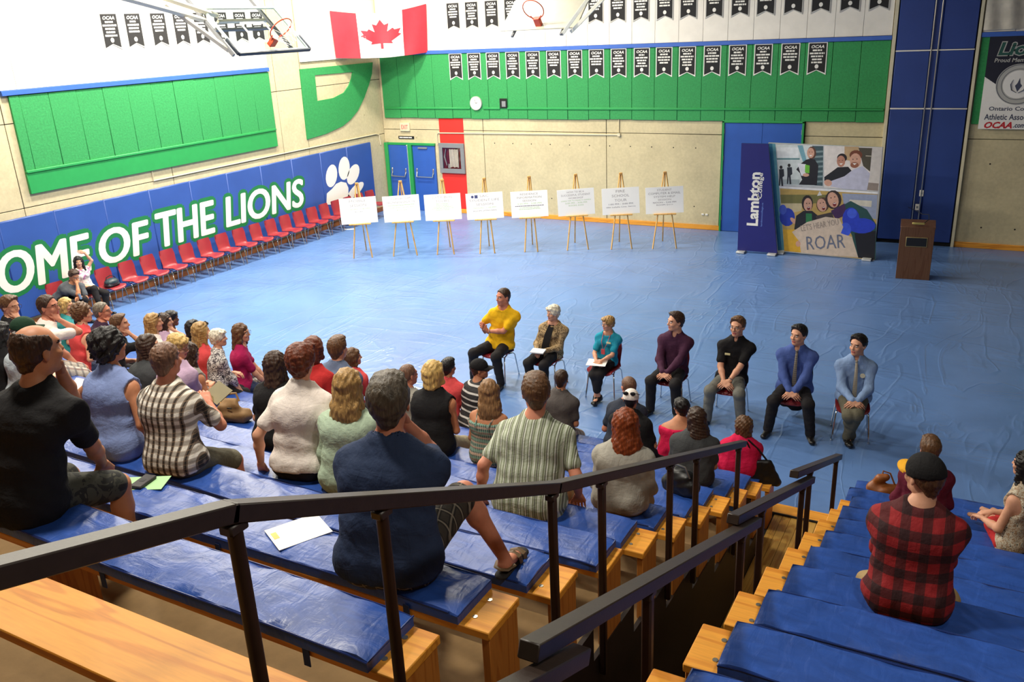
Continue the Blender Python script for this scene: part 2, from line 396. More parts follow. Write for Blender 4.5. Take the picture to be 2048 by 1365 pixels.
# ---- padded wall with slogan
wp = empty('wall_padding', (.02, -.85, .2), 'long blue padded wall mat with white slogan and paw print', 'wall padding')
y = -.85; i = 0
while y > -14.6:
    w_ = 1.22; MB().span(0, .07, y-w_+.85+.002, y+.85-.002, .0, 2.06, .018).build('pad', M_darkblue, wp); y -= w_
XP = .0705
def wall_text(body, y0, y1, z0, z1):
    """heavy slanted capitals: each letter a piece, thickened by overlapping copies, over a wide green surround"""
    cy, cz, w_, h = (y0+y1)/2+.85, (z0+z1)/2-.2, y1-y0, z1-z0; bd = .035
    tm = fit_text(body, w_-2*bd, h-bd, 0., .17, 5); g = MB()
    for k_ in range(12): put_text(g, tm, (XP+.0001*k_, cy+.125*math.cos(k_*math.pi/6), cz+.115*math.sin(k_*math.pi/6)), (0, 1, 0), (0, 0, 1))
    g.build('green_outline', M_outline, wp, smooth=False); g = MB()
    for k_ in range(8): put_text(g, tm, (XP+.003+.0001*k_, cy+bd*math.cos(k_*math.pi/4), cz+bd*.5*math.sin(k_*math.pi/4)), (0, 1, 0), (0, 0, 1))
    g.build('lettering', M_ink, wp, smooth=False)
wall_text('HOME', -14.12, -11.14, .80, 1.66); wall_text('OF', -10.98, -9.55, .83, 1.62); wall_text('THE', -9.36, -7.5, .86, 1.69); wall_text('LIONS', -7.22, -4.14, .89, 1.68)
c4 = lambda x, y_: hit(x/2.695, 250+y_/2.695, 0, .092)
def paw(pts):
    q = [c4(*p) for p in pts]; MB().poly([(p[1]+.85, p[2]-.2) for p in q], .0015, (XP, 0, 0), (0, 1, 0), (0, 0, 1)).build('paw_print', M_ink, wp, smooth=False)
paw(ell(1787, 275, 30, 62, 18, .12)); paw(ell(1855, 234, 30, 63, 18, .05)); paw(ell(1904, 267, 29, 58, 18, .35)); paw(ell(1918, 352, 22, 58, 18, .75))
paw([(1760, 430), (1762, 370), (1790, 345), (1812, 318), (1838, 306), (1866, 312), (1878, 340), (1878, 372), (1895, 400), (1915, 420), (1910, 445), (1850, 430)])
# ---- big green letter and the crossed flag on the corner
Do = [(-3.65, 4.62), (-.30, 4.62), (-.40, 4.28), (-.62, 3.95), (-.90, 3.6), (-1.28, 3.25), (-1.65, 3.04), (-2.05, 2.89), (-2.83, 2.76), (-3.69, 2.70)]
Di = [(-3.05, 4.42), (-1.34, 4.40), (-1.42, 4.22), (-1.58, 4.02), (-1.84, 3.84), (-2.34, 3.73), (-3.07, 3.71)]
dm = MB()
# upper bar, stem, bowl as one outline (stem closed by the two ends meeting)
stem = [(-3.65, 4.62), (-3.69, 2.70), (-3.06, 2.742), (-3.07, 3.71), (-3.05, 4.42), (-3.05, 4.62)]
bowl = [(-3.05, 4.62)]+Do[1:9]+[(-3.06, 2.742)]+[(-3.07, 3.71)]+list(reversed(Di[:-1]))
dm.poly(stem, .03, (.02, 0, 0), (0, 1, 0), (0, 0, 1)); dm.poly(bowl, .03, (.02, 0, 0), (0, 1, 0), (0, 0, 1))
dm.build('wall_letter', M_green, smooth=False, label='large green capital letter D fixed on the concrete left wall', cat='letter')
# flag : grid cloth from left wall to far wall
fn, fmz = 46, 22; P0, P1 = np.array([.10, -2.16, 6.13]), np.array([2.05, -.10, 6.22]); Q0, Q1 = np.array([.10, -2.10, 4.84]), np.array([1.98, -.10, 4.86])
fv, ff, fmi = [], [], []; nrm = np.array([.72, -.69, 0])
leaf = [(0, .92), (.09, .72), (.19, .77), (.14, .47), (.27, .59), (.31, .52), (.46, .54), (.40, .38), (.47, .33), (.22, .12), (.25, .03), (.03, .06), (.03, -.14), (-.03, -.14), (-.03, .06), (-.25, .03), (-.22, .12), (-.47, .33), (-.40, .38), (-.46, .54), (-.31, .52), (-.27, .59), (-.14, .47), (-.19, .77), (-.09, .72)]
def flag_pt(a, b):
    top = P0*(1-a)+P1*a; bot = Q0*(1-a)+Q1*a; p = top*(1-b)+bot*b
    sag = -.16*math.sin(math.pi*a)*(1-.55*b); d = .05*math.sin(a*21+b*2.2)*(.25+b)*(.25+a*(1-a)*3)+.06*math.sin(a*9-b*4)*(.4+.6*b)*a*(1-a)*3+.07*math.sin(math.pi*a)*b
    return p+np.array([0, 0, sag])+nrm*d
for j in range(fmz+1):
    for i_ in range(fn+1): fv.append(flag_pt(i_/fn, j/fmz))
fl_root = empty('flag', (1.05, -1.1, 4.8), 'red and white maple leaf flag hung across the room corner', 'flag')
M_fred = mat('flag_red_cloth', S(214, 46, 60), .75, var=.08); M_fwhite = mat('flag_white_cloth', S(244, 240, 234), .75, var=.03)
def strip(i0, i1, m_, nm):
    vs, fs = [], []; n_ = i1-i0+1
    for t_ in (0., -.006):
        for j in range(fmz+1):
            for i_ in range(i0, i1+1): vs.append(fv[j*(fn+1)+i_]+nrm*t_-np.array(fl_root.location))
    N_ = n_*(fmz+1)
    for j in range(fmz):
        for i_ in range(n_-1):
            a = j*n_+i_; fs.append((a, a+n_, a+n_+1, a+1)); fs.append((N_+a, N_+a+1, N_+a+n_+1, N_+a+n_))
    MB().add(vs, fs).build(nm, m_, fl_root)
strip(0, 12, M_fred, 'red_band'); strip(12, 34, M_fwhite, 'white_field'); strip(34, 46, M_fred, 'red_band')
lp = []
lv = [(.5+x*.47, .80-(z_+.14)*.62) for x, z_ in leaf]
cen = (.5, .80-(.35+.14)*.62)
lvv = []
for k_ in range(len(lv)):
    (a0, b0), (a1, b1) = lv[k_], lv[(k_+1) % len(lv)]
    for s_ in range(4): lvv.append((a0+(a1-a0)*s_/4, b0+(b1-b0)*s_/4))
lm = MB(); rings = 8; vs = []; fs = []
for r_ in range(1, rings+1):
    for a_, b_ in lvv: vs.append(flag_pt(cen[0]+(a_-cen[0])*r_/rings, cen[1]+(b_-cen[1])*r_/rings)+nrm*.004-np.array(fl_root.location))
nl = len(lvv)
for r_ in range(rings-1):
    for k_ in range(nl): fs.append((r_*nl+k_, (r_+1)*nl+k_, (r_+1)*nl+(k_+1) % nl, r_*nl+(k_+1) % nl))
vs.append(flag_pt(*cen)+nrm*.004-np.array(fl_root.location)); fs += [(len(vs)-1, k_, (k_+1) % nl) for k_ in range(nl)]
lm.add(vs, fs).build('maple_leaf', M_fred, fl_root)
# ---- championship pennants
def pennant_meshes(seed, silver):
    rnd = random.Random(seed); W, H, V = .45, .76, .11; t = .008; X, Z = (1, 0, 0), (0, 0, 1); o = (0, 0, 0)
    def sw(m): return [(-W/2+m, -m), (-W/2+m, -H+m*1.9), (0, -H+V+m*.7), (W/2-m, -H+m*1.9), (W/2-m, -m)]
    a = MB(); a.poly(sw(0), t, (0, 0, 0), X, Z, 0); body = a.mesh('pennant', M_silver if silver else M_ink, False)
    b = MB(); b.poly(sw(.022), .0012, (0, -t, 0), X, Z); field = b.mesh('field', M_black, False)
    c = MB(); put_text(c, fit_text('OCAA', .30, .075, .03, .25), (0, -t-.0016, -.1), X, Z)
    z_ = -.185
    for n_, wd in enumerate([.2, .34 if silver else .36, .30, .26, .30][:5 if rnd.random() < .6 else 4]):
        wd = wd+rnd.uniform(-.04, .04); x_ = -wd/2
        while x_ < wd/2-.02:                               # illegible lines of small lettering, word by word
            ww = min(rnd.uniform(.05, .13), wd/2-x_); c.span(x_, x_+ww-.012, -t-.0012, -t-.0022, z_-.019, z_+.019); x_ += ww
        z_ -= .07
    c.poly(ell(0, -.56, .045, .05, 16), .0008, (0, -t-.0012, 0), X, Z)
    let = c.mesh('lettering', M_ink, False)
    return body, field, let
PV = [pennant_meshes(s_, False) for s_ in range(5)]; PS = [pennant_meshes(20+s_, True) for s_ in range(4)]
def pennant(pos, rotz, meshes, label, group):
    o = obj('pennant', meshes[0], None, pos, (0, 0, rotz), label, 'pennant', group); obj('field', meshes[1], o); obj('lettering', meshes[2], o)
for i, x in enumerate([2.93, 3.57, 4.21, 4.86, 5.51, 6.17, 6.82, 7.47, 8.12, 8.78, 9.40, 10.03, 10.69, 11.34, 11.98, 12.64, 13.28]):
    pennant((x, -.075, 4.80), 0, PV[i % 5], f'black swallowtail pennant, {ORD[i]} from the flag in the row on the green panels', 'pennants on the green panels')
for i, x in enumerate([2.95, 3.58, 4.24, 4.88, 5.52, 6.17, 6.82, 7.46, 8.10, 8.75, 9.40, 10.03, 10.70, 11.35, 11.98, 12.64, 13.28, 13.94, 14.58]):
    pennant((x, -.075, 6.21), 0, PS[i % 4], f'grey-edged black pennant, {ORD[i]} from the flag in the row on white far wall', 'pennants on the white far wall')
for i, yy in enumerate([-9.58, -8.96, -8.26, -7.62, -7.0, -6.35, -5.7, -5.1]):
    pennant((.075, yy, 6.15), R(90), PS[(i+1) % 4], f'grey-edged black pennant, {ORD[i]} from the camera end on white left wall', 'pennants on the white left wall')
# ---- clock, recess box, exit sign, plate, fire-hose bay, conduits
ck = empty('wall_clock', (3.57, -.07, 3.37), 'round white wall clock on the green panels', 'clock')
MB().tube([(0, 0, 0), (0, -.05, 0)], .20, 28).build('case', M_silver, ck); MB().tube([(0, -.05, 0), (0, -.053, 0)], .175, 28).build('face', M_ink, ck)
MB().beam((0, -.056, 0), (.06, -.056, .02), .004, .014).build('hand', M_black2, ck); MB().beam((0, -.056, 0), (-.03, -.056, .12), .004, .01).build('hand', M_black2, ck)
bx = empty('speaker_box', (4.5, -.07, 3.37), 'small black framed box on the green panels beside the clock', 'box')
MB().box((0, -.02, 0), (.24, .03, .27), .004).build('frame', M_black2, bx); MB().box((.02, -.038, -.02), (.13, .012, .16), .003).build('plate', M_grey, bx)
ex = empty('exit_sign', (.88, -.02, 2.64), 'pale exit sign with red letters above the blue doors', 'sign')
MB().box((0, -.03, 0), (.36, .05, .26), .006).build('case', M_beige, ex); g = MB(); put_text(g, fit_text('EXIT', .25, .13, .015), (0, -.057, 0), (1, 0, 0), (0, 0, 1)); g.build('lettering', mat('exit_red', S(232, 96, 92), .5, var=0), ex, smooth=False)
pl = empty('door_plate', (.88, -.02, 2.31), 'narrow black name plate with white print over the doors', 'sign')
MB().box((0, -.008, 0), (.6, .014, .09), .002).build('plate', M_black2, pl); g = MB()
x = -.26
for ww in (.13, .2, .12): g.span(x, x+ww, -.0155, -.0165, -.017, .017); x += ww+.015
g.build('lettering', M_ink, pl, smooth=False)
MB().span(2.15, 3.03, -.02, -.026, 0.1, 2.92).build('trim_11', M_red, kind='structure')
hc = empty('hose_cabinet', (2.57, -.03, 1.25), 'grey framed fire hose cabinet on the red stripe', 'cabinet')
f = MB()
for x0, x1, z0, z1 in ((-.455, .455, .78, .92), (-.455, .455, 0, .14), (-.455, -.33, .14, .78), (.33, .455, .14, .78)): f.span(x0, x1, 0, -.06, z0, z1, .004)
f.build('frame', M_grey, hc); MB().span(-.33, .33, 0, -.008, .14, .78).build('back_panel', mat('cabinet_red', S(140, 24, 34), .6), hc)
h_ = MB()
for i in range(7): h_.tube([(-.06+i*.046, -.03, .74-.01*(i % 2)), (-.06+i*.046, -.03, .18+.012*(i % 3))], .026, 8)
h_.build('folded_hose', mat('canvas_hose', S(222, 212, 196), .8), hc)
MB().tube([(-.2, -.035, .74), (-.24, -.035, .6), (-.26, -.035, .5), (-.19, -.035, .24)], [.02, .02, .03, .022], 10).build('nozzle', M_metal, hc)
MB().box((-.1, -.045, .22), (.09, .004, .13), rot=Matrix.Rotation(.2, 3, 'Y')).build('tag', M_ink, hc)
MB().span(-.33, .33, -.05, -.053, .14, .78).build('glass', MATS.setdefault('cabinet_glass', (lambda q: (q.rough(.03), q.b.inputs.__getitem__('Transmission Weight').__setattr__('default_value', 1.), q.m)[-1])(NB('cabinet_glass'))), hc)
def conduit(pts, label):
    MB().tube(pts, .016, 8).build('conduit', M_beige, None, label=label, cat='conduit')
conduit([(2.06, -.04, 2.12), (2.06, -.04, 2.42), (2.1, -.04, 2.47), (8.11, -.04, 2.51), (8.11, -.04, 3.0)], 'beige conduit running from the doors along the far wall')
MB().box((8.11, -.045, 2.51), (.09, .05, .09), .01).build('junction_box', M_beige, label='small junction box at the conduit corner on the far wall', cat='box')
conduit([(.04, -9.15, 2.66), (.04, -9.15, 2.44), (.04, -.5, 2.46), (.04, -.32, 2.42), (.04, -.28, 2.1)], 'beige conduit along the left wall above the padding')
for x in (10.55, 10.66): MB().box((x, -.03, .42), (.07, .02, .045), .004).build('wall_socket', M_ink, label='white low wall socket left of the tall blue doors' if x < 10.6 else 'white low wall socket beside its twin by blue doors', cat='socket')
# ---- red shell chairs
def chair_meshes(red):
    prof = [(.255, .425), (.245, .452), (.20, .462), (.08, .448), (-.05, .440), (-.13, .455), (-.175, .51), (-.195, .60), (-.215, .72), (-.24, .835), (-.246, .85)]
    wid = [.36, .41, .43, .44, .44, .43, .40, .41, .43, .39, .34]; n = 8; vs, fs = [], []
    for side in (0, 1):
        for i, ((y_, z_), w_) in enumerate(zip(prof, wid)):
            for j in range(n+1):
                u = j/n*2-1; lift = .03*u**4*(1 if i < 5 else .3); fwd = .035*u*u*(1 if i > 5 else 0)
                vs.append((u*w_/2, y_+fwd-(.008*side if i > 4 else 0), z_+lift-(.012*side if i < 6 else .004*side)))
    m = len(prof)*(n+1)
    for i in range(len(prof)-1):
        for j in range(n):
            a = i*(n+1)+j; q = (a, a+1, a+n+2, a+n+1); fs.append(q); fs.append(tuple(m+k for k in reversed(q)))
    for i in range(len(prof)-1):
        for j in (0, n): a = i*(n+1)+j; fs.append((a, a+n+1, m+a+n+1, m+a))
    for i in (0, len(prof)-1):
        for j in range(n): a = i*(n+1)+j; fs.append((a, a+1, m+a+1, m+a))
    shell = MB().add(vs, fs).mesh('shell', red, True, 60)
    legs = []
    for sx in (-1, 1):
        for fr in (1, -1):
            b = MB(); b.tube([(sx*.17, .02*fr, .425), (sx*.19, fr*.13, .415), (sx*.205, fr*.165, .38), (sx*.235, fr*.225, .015)], .011, 8); b.tube([(sx*.235, fr*.225, .02), (sx*.2355, fr*.226, 0)], .015, 8)
            legs.append(b.mesh('leg', M_chrome))
    fr_ = MB(); fr_.tube([(-.17, 0, .425), (.17, 0, .425)], .01, 6).tube([(-.19, .13, .413), (.19, .13, .413)], .008, 6); frame = fr_.mesh('under_frame', M_chrome)
    return shell, legs, frame
M_redpl = mat('red_chair_plastic', S(150, 46, 54), .34, var=.06, bump=.05, bscale=200)
CH = chair_meshes(M_redpl)
def chair(x, y_, rz, label, group, z=0, sc=1.):
    c = empty('shell_chair', (x, y_, z), label, 'chair', group, (0, 0, rz)); obj('shell', CH[0], c)
    for l_ in CH[1]: obj('leg', l_, c)
    obj('under_frame', CH[2], c); return c
ys = [-11.16, -10.55, -9.96, -9.40, -8.82, -8.24, -7.66, -7.07, -6.47, -5.89, -5.33, -4.78, -4.22, -3.67, -3.12, -2.55, -2.0, -1.48]
for i, yy in enumerate(ys):
    chair(.52, yy, R(-90+random.uniform(-3, 3)), 'red shell chair holding the dark handbag by the padded wall' if i == 0 else f'empty red shell chair along padded wall, {ORD[i-1]} after the handbag chair', 'chairs along the padded wall')
chair(.52, -11.76, R(-86), 'red shell chair under the woman with raised arm', 'chairs along the padded wall')
chair(.54, -12.36, R(-92), 'red shell chair under the man in grey by the padded wall', 'chairs along the padded wall')
p = hit(762, 418, 2, 0); chair(p[0], p[1], R(170), 'red shell chair half hidden behind signs near exit doors', 'chairs along the padded wall')
# handbag on chair
hb = empty('handbag', (.5, -11.12, .455), 'dark teal handbag slumped on a red chair', 'handbag')
MB().ball((0, 0, .09), (.13, .17, .095), 16, 10).box((0, 0, .04), (.22, .3, .08), .03).build('body', mat('teal_leather', S(38, 58, 66), .35, var=.25, scale=25, bump=.5, bscale=14, bdist=.02), hb)
MB().tube([(-.02, -.12, .15), (-.03, -.08, .21), (-.03, .02, .235), (-.02, .1, .2), (0, .13, .14)], .011, 6).build('strap', M_black2, hb)
# ---- easels with sign boards
M_easel = plank_wood('easel_pine', S(226, 178, 104), 'Z'); M_board = mat('white_foam_board', S(252, 250, 244), .6, var=.01)
M_txg = mat('grey_serif_ink', S(168, 160, 158), .7, var=0); M_txl = mat('pale_green_ink', S(176, 206, 150), .7, var=0); M_txd = mat('dark_ink', S(112, 104, 116), .7, var=0); M_txb = mat('logo_navy_ink', S(70, 76, 120), .7, var=0)
G, L_, D_ = 0, 1, 2
SIGNS = [
 ('mobile session', (.41, [('MOBILE', .075, G, .46), ('SESSION', .075, G, .44), ('12:40 PM - 1:40 PM', .042, L_, .60), ('ROOM', .03, D_, .2)])),
 ('classroom technology', (.6, [('CLASSROOM', .055, G, .52), ('TECHNOLOGY 101', .06, G, .80), ('', .02, L_, .75), ('10:45 AM - 11:15 AM', .036, L_, .66), ('ROOM', .03, L_, .26)])),
 ('city bus tours', (.45, [('CITY BUS', .07, G, .54), ('TOURS', .07, G, .38), ('', .02, L_, .36), ('', .02, L_, .36), ('', .018, L_, .56), ('', .018, L_, .62), ('', .018, L_, .4)])),
 ('student life session', (.36, [('   SAC', .065, G, .24), ('STUDENT LIFE', .068, G, .80), ('SESSION', .066, G, .46), ('NOON - 1:00 PM', .042, L_, .60), ("ROOM: LION'S DEN", .036, D_, .62)])),
 ('residence information', (.34, [('RESIDENCE', .058, G, .48), ('INFORMATION', .06, G, .66), ('SESSION', .056, G, .36), ('2:00 PM - 3:00 PM', .045, L_, .64), ('', .026, D_, .8), ('', .018, L_, .55), ('', .018, L_, .6)])),
 ('successful student workshop', (.52, [('HOW TO BE A', .05, G, .46), ('SUCCESSFUL STUDENT', .055, G, .78), ('WORKSHOP', .05, G, .4), ('LEARN TIPS TO MAKE IT HAPPEN', .034, L_, .8), ('2:00 PM - 3:00 PM', .042, L_, .58), ('ROOM: A202', .038, L_, .4)])),
 ('fire school tour', (.52, [('FIRE', .072, G, .24), ('SCHOOL', .075, G, .46), ('TOUR', .075, G, .32), ('1:00 PM - 3:00 PM', .044, D_, .64), ('456 LaSalle Line, Sarnia', .038, D_, .78)])),
 ('student computer and email help', (.58, [('STUDENT', .055, G, .38), ('COMPUTER & EMAIL', .062, G, .84), ('SYSTEM HELP', .055, G, .56), ('SESSION', .05, G, .34), ('NOON - 3:00 PM', .042, D_, .6), ('ROOM: D111', .036, D_, .42)]))]
EAS = [((3.09, -5.89), (3.50, -5.64)), ((3.98, -5.37), (4.52, -5.07)), ((5.0, -4.85), (5.40, -4.67)), ((6.02, -4.40), (6.36, -4.23)), ((7.05, -3.87), (7.35, -3.73)), ((8.02, -3.37), (8.49, -3.10)), ((9.05, -2.92), (9.52, -2.69)), ((10.02, -2.53), (10.57, -2.30))]
for i, ((fa, fb), (nm, (sp, lines))) in enumerate(zip(EAS, SIGNS)):
    mx, my = (fa[0]+fb[0])/2, (fa[1]+fb[1])/2; ang = math.atan2(fb[1]-fa[1], fb[0]-fa[0]); wd = math.hypot(fb[0]-fa[0], fb[1]-fa[1])/2; tw = .05
    e = empty('easel', (mx, my, 0), f'wooden tripod easel, {ORD[i]} from the left in the row of signs', 'easel', 'easels in a row', (0, 0, ang))
    for sx in (-1, 1): MB().beam((sx*wd, 0, 0), (sx*.025, .25, 1.9), .034, .022, .004).build('leg', M_easel, e)
    MB().beam((0, .82, 0), (0, .26, 1.86), .03, .02, .004).build('leg', M_easel, e); MB().box((0, .25, 1.89), (.085, .05, .05), .006).build('head_block', M_easel, e)
    MB().box((0, .075, .875), (.56, .07, .03), .004).build('ledge', M_easel, e)
    bw, bh = .94, .66; tilt = math.atan2(.25, 1.9)
    b = empty('sign_board', (mx, my, 0), f'white sign board on easel announcing the {nm}', 'sign', 'sign boards on easels', (0, 0, ang+R(random.uniform(-1, 1))))
    pv = obj('board', (lambda m_: m_.mesh('board', M_board))(MB().box((0, 0, bh/2), (bw, .008, bh), .001)), b, (0, .095, .892), (-tilt, R(-1.6), 0))
    t = MB(); z_ = bh-.045
    for body, size, ci, wd_ in lines:
        z_ -= size*.55
        if body: put_text(t, fit_text(body, wd_*.95, size*.85, 0.), (0, -.0052, z_), (1, 0, 0), (0, 0, 1), ci)
        else:
            x = -wd_*.46
            while x < wd_*.46: ww = min(random.uniform(.03, .09), wd_*.46-x+.001); t.span(x, x+ww-.008, -.0045, -.0052, z_-size*.32, z_+size*.32, 0, ci); x += ww
        z_ -= size*.55+(.018 if len(lines) > 5 else .03)
    if i == 3: t.poly(ell(-.3, bh-.09, .035, .035, 14), .0006, (0, -.0046, 0), (1, 0, 0), (0, 0, 1), 3); t.span(-.245, -.165, -.0045, -.0053, bh-.13, bh-.05, 0, 3)
    t.build('lettering', [M_txg, M_txl, M_txd, M_txb], pv, smooth=False)
MB().box((*hit(698, 459, 2, 0)[:2], .004), (.3, .12, .004), rot=Matrix.Rotation(.5, 3, 'Z')).build('floor_paper', M_board, label='scrap of white paper on the floor beside the first easel', cat='paper')
# ---- exhibition display
M_navyprint = mat('navy_display_print', S(28, 30, 112), .5, var=.03); M_alu = mat('display_edge', S(206, 208, 206), .4, .3)
YD = -1.95
def dpt(x, y_, yy=YD): q = hit(1440+x/4.015, 260+y_/4.015, 1, yy); return (q[0], q[2])
db = empty('display_banner', (12.5, -2.2, 0), 'tall tapering navy display banner with vertical white lettering', 'banner')
bp = [dpt(172, 108, -2.2), dpt(140, 972, -2.2), dpt(458, 990, -2.2), dpt(388, 112, -2.2)]
MB().poly([(a-12.5, max(b, .06)) for a, b in bp], .05, (0, .05, 0), (1, 0, 0), (0, 0, 1)).build('panel', M_navyprint, db)
for u in (170, 420):
    a, b = dpt(u, 990, -2.2); MB().box((a-12.5, .02, .03), (.2, .3, .045), .006).build('foot', M_alu, db)
g = MB()
def vtext(body, x, y0, y1, wpx, bold, mi):
    a, b = dpt(x, y0, -2.2), dpt(x, y1, -2.2); L = b[1]-a[1]; h = dpt(x+wpx/2, y0, -2.2)[0]-dpt(x-wpx/2, y0, -2.2)[0]
    put_text(g, fit_text(body, L, h, bold), ((a[0]+b[0])/2-12.5, -.0015, (a[1]+b[1])/2), (0, 0, 1), (-1, 0, 0), mi)
vtext('Lambton', 270, 770, 340, 92, .035, 0); vtext('College', 328, 555, 345, 46, .015, 0); vtext('lambtoncollege.ca', 338, 775, 585, 18, .005, 1)
g.build('lettering', [M_ink, mat('pale_blue_print', S(110, 140, 215), .6, var=0)], db, smooth=False)
# photo wall: flat print, assembled from coloured shapes
dw = empty('photo_display', (14., YD, 0), 'large exhibition wall printed with three college photographs', 'display')
op = [dpt(388, 103), dpt(462, 975), dpt(1238, 1048), dpt(1308, 140)]
MB().poly([(a-14, b) for a, b in op], .06, (0, .06, 0), (1, 0, 0), (0, 0, 1)).build('panel', M_alu, dw)
for u, v in ((485, 985), (1180, 1050)):
    a, b = dpt(u, v); MB().box((a-14, .02, .03), (.2, .34, .05), .006).build('foot', M_alu, dw)
PC = {}; pm = MB(); PMATS = []; lay = [0]
def pp_(pts, c):
    if c not in PC: PC[c] = len(PMATS); PMATS.append(mat('print_%d_%d_%d' % c, S(*c), .5, var=.1, scale=9))
    lay[0] += 1; q = [dpt(*p) for p in pts]
    pm.poly([(a-14, b) for a, b in q], .0003, (0, -.0003*lay[0]*.25-.0005, 0), (1, 0, 0), (0, 0, 1), PC[c])
def pe(cx, cy, rx, ry, c, t=0., n=14): pp_(ell(cx, cy, rx, ry, n, t), c)
SK, SK2 = (214, 164, 140), (190, 134, 112)
pp_([(392, 108), (445, 112), (515, 965), (466, 970)], (42, 112, 150)); pp_([(420, 112), (445, 114), (515, 965), (496, 966)], (96, 160, 176))
pp_([(447, 118), (832, 128), (826, 452), (478, 440)], (214, 222, 220)); pp_([(455, 140), (632, 140), (632, 226), (462, 226)], (236, 240, 240)); pp_([(455, 226), (640, 226), (640, 240), (458, 240)], (110, 150, 152))
pp_([(622, 124), (665, 124), (700, 260), (668, 262)], (120, 170, 184)); pp_([(740, 128), (830, 130), (825, 450), (760, 446)], (66, 88, 94))
for k in range(7): pp_([(748+k, 170+k*40), (828, 165+k*40), (828, 180+k*40), (750+k, 186+k*40)], (128, 148, 150))
pp_([(480, 398), (640, 398), (640, 440), (482, 438)], (172, 184, 184))
for x, y_ in ((490, 330), (555, 315)):
    pe(x, y_-30, 12, 14, (40, 34, 34)); pp_([(x-16, y_-14), (x+22, y_-16), (x+26, y_+40), (x+12, y_+50), (x+18, y_+120), (x+4, y_+122), (x-2, y_+60), (x-8, y_+118), (x-18, y_+118), (x-14, y_+40)], (44, 48, 56))
pe(736, 185, 36, 52, (96, 62, 46)); pe(728, 185, 30, 42, SK); pe(717, 178, 4, 3, (60, 42, 36)); pe(740, 178, 4, 3, (60, 42, 36)); pp_([(715, 202), (742, 202), (729, 214)], (250, 246, 240))
pp_([(690, 240), (725, 230), (762, 238), (790, 285), (778, 445), (632, 440), (660, 400), (640, 345), (612, 318), (650, 270)], (34, 32, 38)); pp_([(622, 268), (690, 276), (688, 372), (652, 368)], (232, 232, 236)); pp_([(684, 278), (720, 286), (718, 348), (682, 342)], (116, 196, 60)); pe(690, 362, 26, 14, SK)
pp_([(836, 128), (1306, 140), (1268, 492), (836, 462)], (228, 220, 214)); pp_([(1000, 132), (1115, 135), (1115, 260), (1000, 240)], (196, 164, 122)); pp_([(1112, 142), (1222, 146), (1205, 335), (1150, 290)], (82, 76, 62)); pp_([(1222, 146), (1304, 142), (1275, 480), (1200, 440)], (216, 208, 200)); pp_([(1160, 420), (1275, 430), (1268, 490), (1160, 480)], (150, 136, 126)); pp_([(1170, 205), (1220, 208), (1220, 214), (1170, 212)], (200, 190, 170))
pe(980, 225, 40, 36, (38, 32, 32)); pe(972, 252, 34, 46, SK2); pe(958, 246, 4, 3, (50, 36, 30)); pe(984, 244, 4, 3, (50, 36, 30)); pp_([(958, 270), (988, 268), (972, 282)], (248, 244, 240)); pp_([(838, 378), (905, 330), (945, 300), (1030, 296), (1058, 330), (1000, 372), (900, 420), (838, 410)], (32, 32, 36))
pe(1092, 202, 52, 40, (120, 66, 44)); pe(1088, 245, 46, 58, SK); pe(1068, 236, 5, 4, (50, 36, 30)); pe(1100, 234, 5, 4, (50, 36, 30)); pe(1080, 282, 34, 24, (152, 94, 70)); pp_([(1064, 268), (1098, 268), (1080, 282)], (250, 246, 240)); pp_([(880, 415), (1000, 372), (1070, 318), (1145, 290), (1205, 350), (1180, 486), (1000, 474), (890, 455)], (196, 196, 216)); pe(868, 425, 32, 26, SK, .3)
pp_([(476, 452), (1270, 500), (1268, 515), (478, 468)], (236, 236, 238))
pp_([(482, 470), (1268, 516), (1240, 1045), (516, 972)], (196, 164, 92)); pp_([(484, 520), (870, 520), (870, 590), (490, 590)], (122, 118, 66)); pp_([(490, 590), (660, 590), (655, 650), (495, 680)], (206, 190, 150)); pp_([(980, 510), (1266, 520), (1255, 720), (1000, 640)], (150, 160, 186)); pp_([(1040, 560), (1220, 570), (1215, 620), (1040, 600)], (212, 206, 190)); pp_([(506, 800), (640, 800), (650, 985), (516, 972)], (226, 176, 52))
pe(540, 700, 62, 74, (38, 62, 178)); pe(505, 640, 30, 40, (70, 96, 204)); pe(590, 730, 34, 16, SK, .8)
pe(702, 590, 46, 66, (44, 34, 32)); pe(706, 600, 34, 54, SK); pe(712, 630, 13, 15, (120, 44, 44)); pe(696, 590, 5, 4, (50, 34, 30)); pe(718, 590, 5, 4, (50, 34, 30)); pp_([(702, 619), (722, 619), (718, 624), (706, 624)], (246, 240, 234)); pp_([(596, 800), (612, 690), (670, 650), (740, 650), (800, 700), (800, 800)], (34, 36, 42)); pp_([(690, 670), (738, 672), (740, 740), (690, 745)], (46, 124, 74))
pe(826, 600, 52, 60, (92, 64, 46), .2); pe(818, 604, 38, 54, SK, -.25); pe(832, 630, 12, 15, (120, 44, 44)); pe(806, 588, 5, 4, (50, 34, 30)); pe(830, 582, 5, 4, (50, 34, 30)); pp_([(823, 620), (843, 618), (839, 624), (827, 625)], (246, 240, 234)); pp_([(780, 530), (800, 490), (820, 525)], (222, 220, 216)); pp_([(770, 690), (900, 660), (930, 760), (780, 760)], (70, 60, 60))
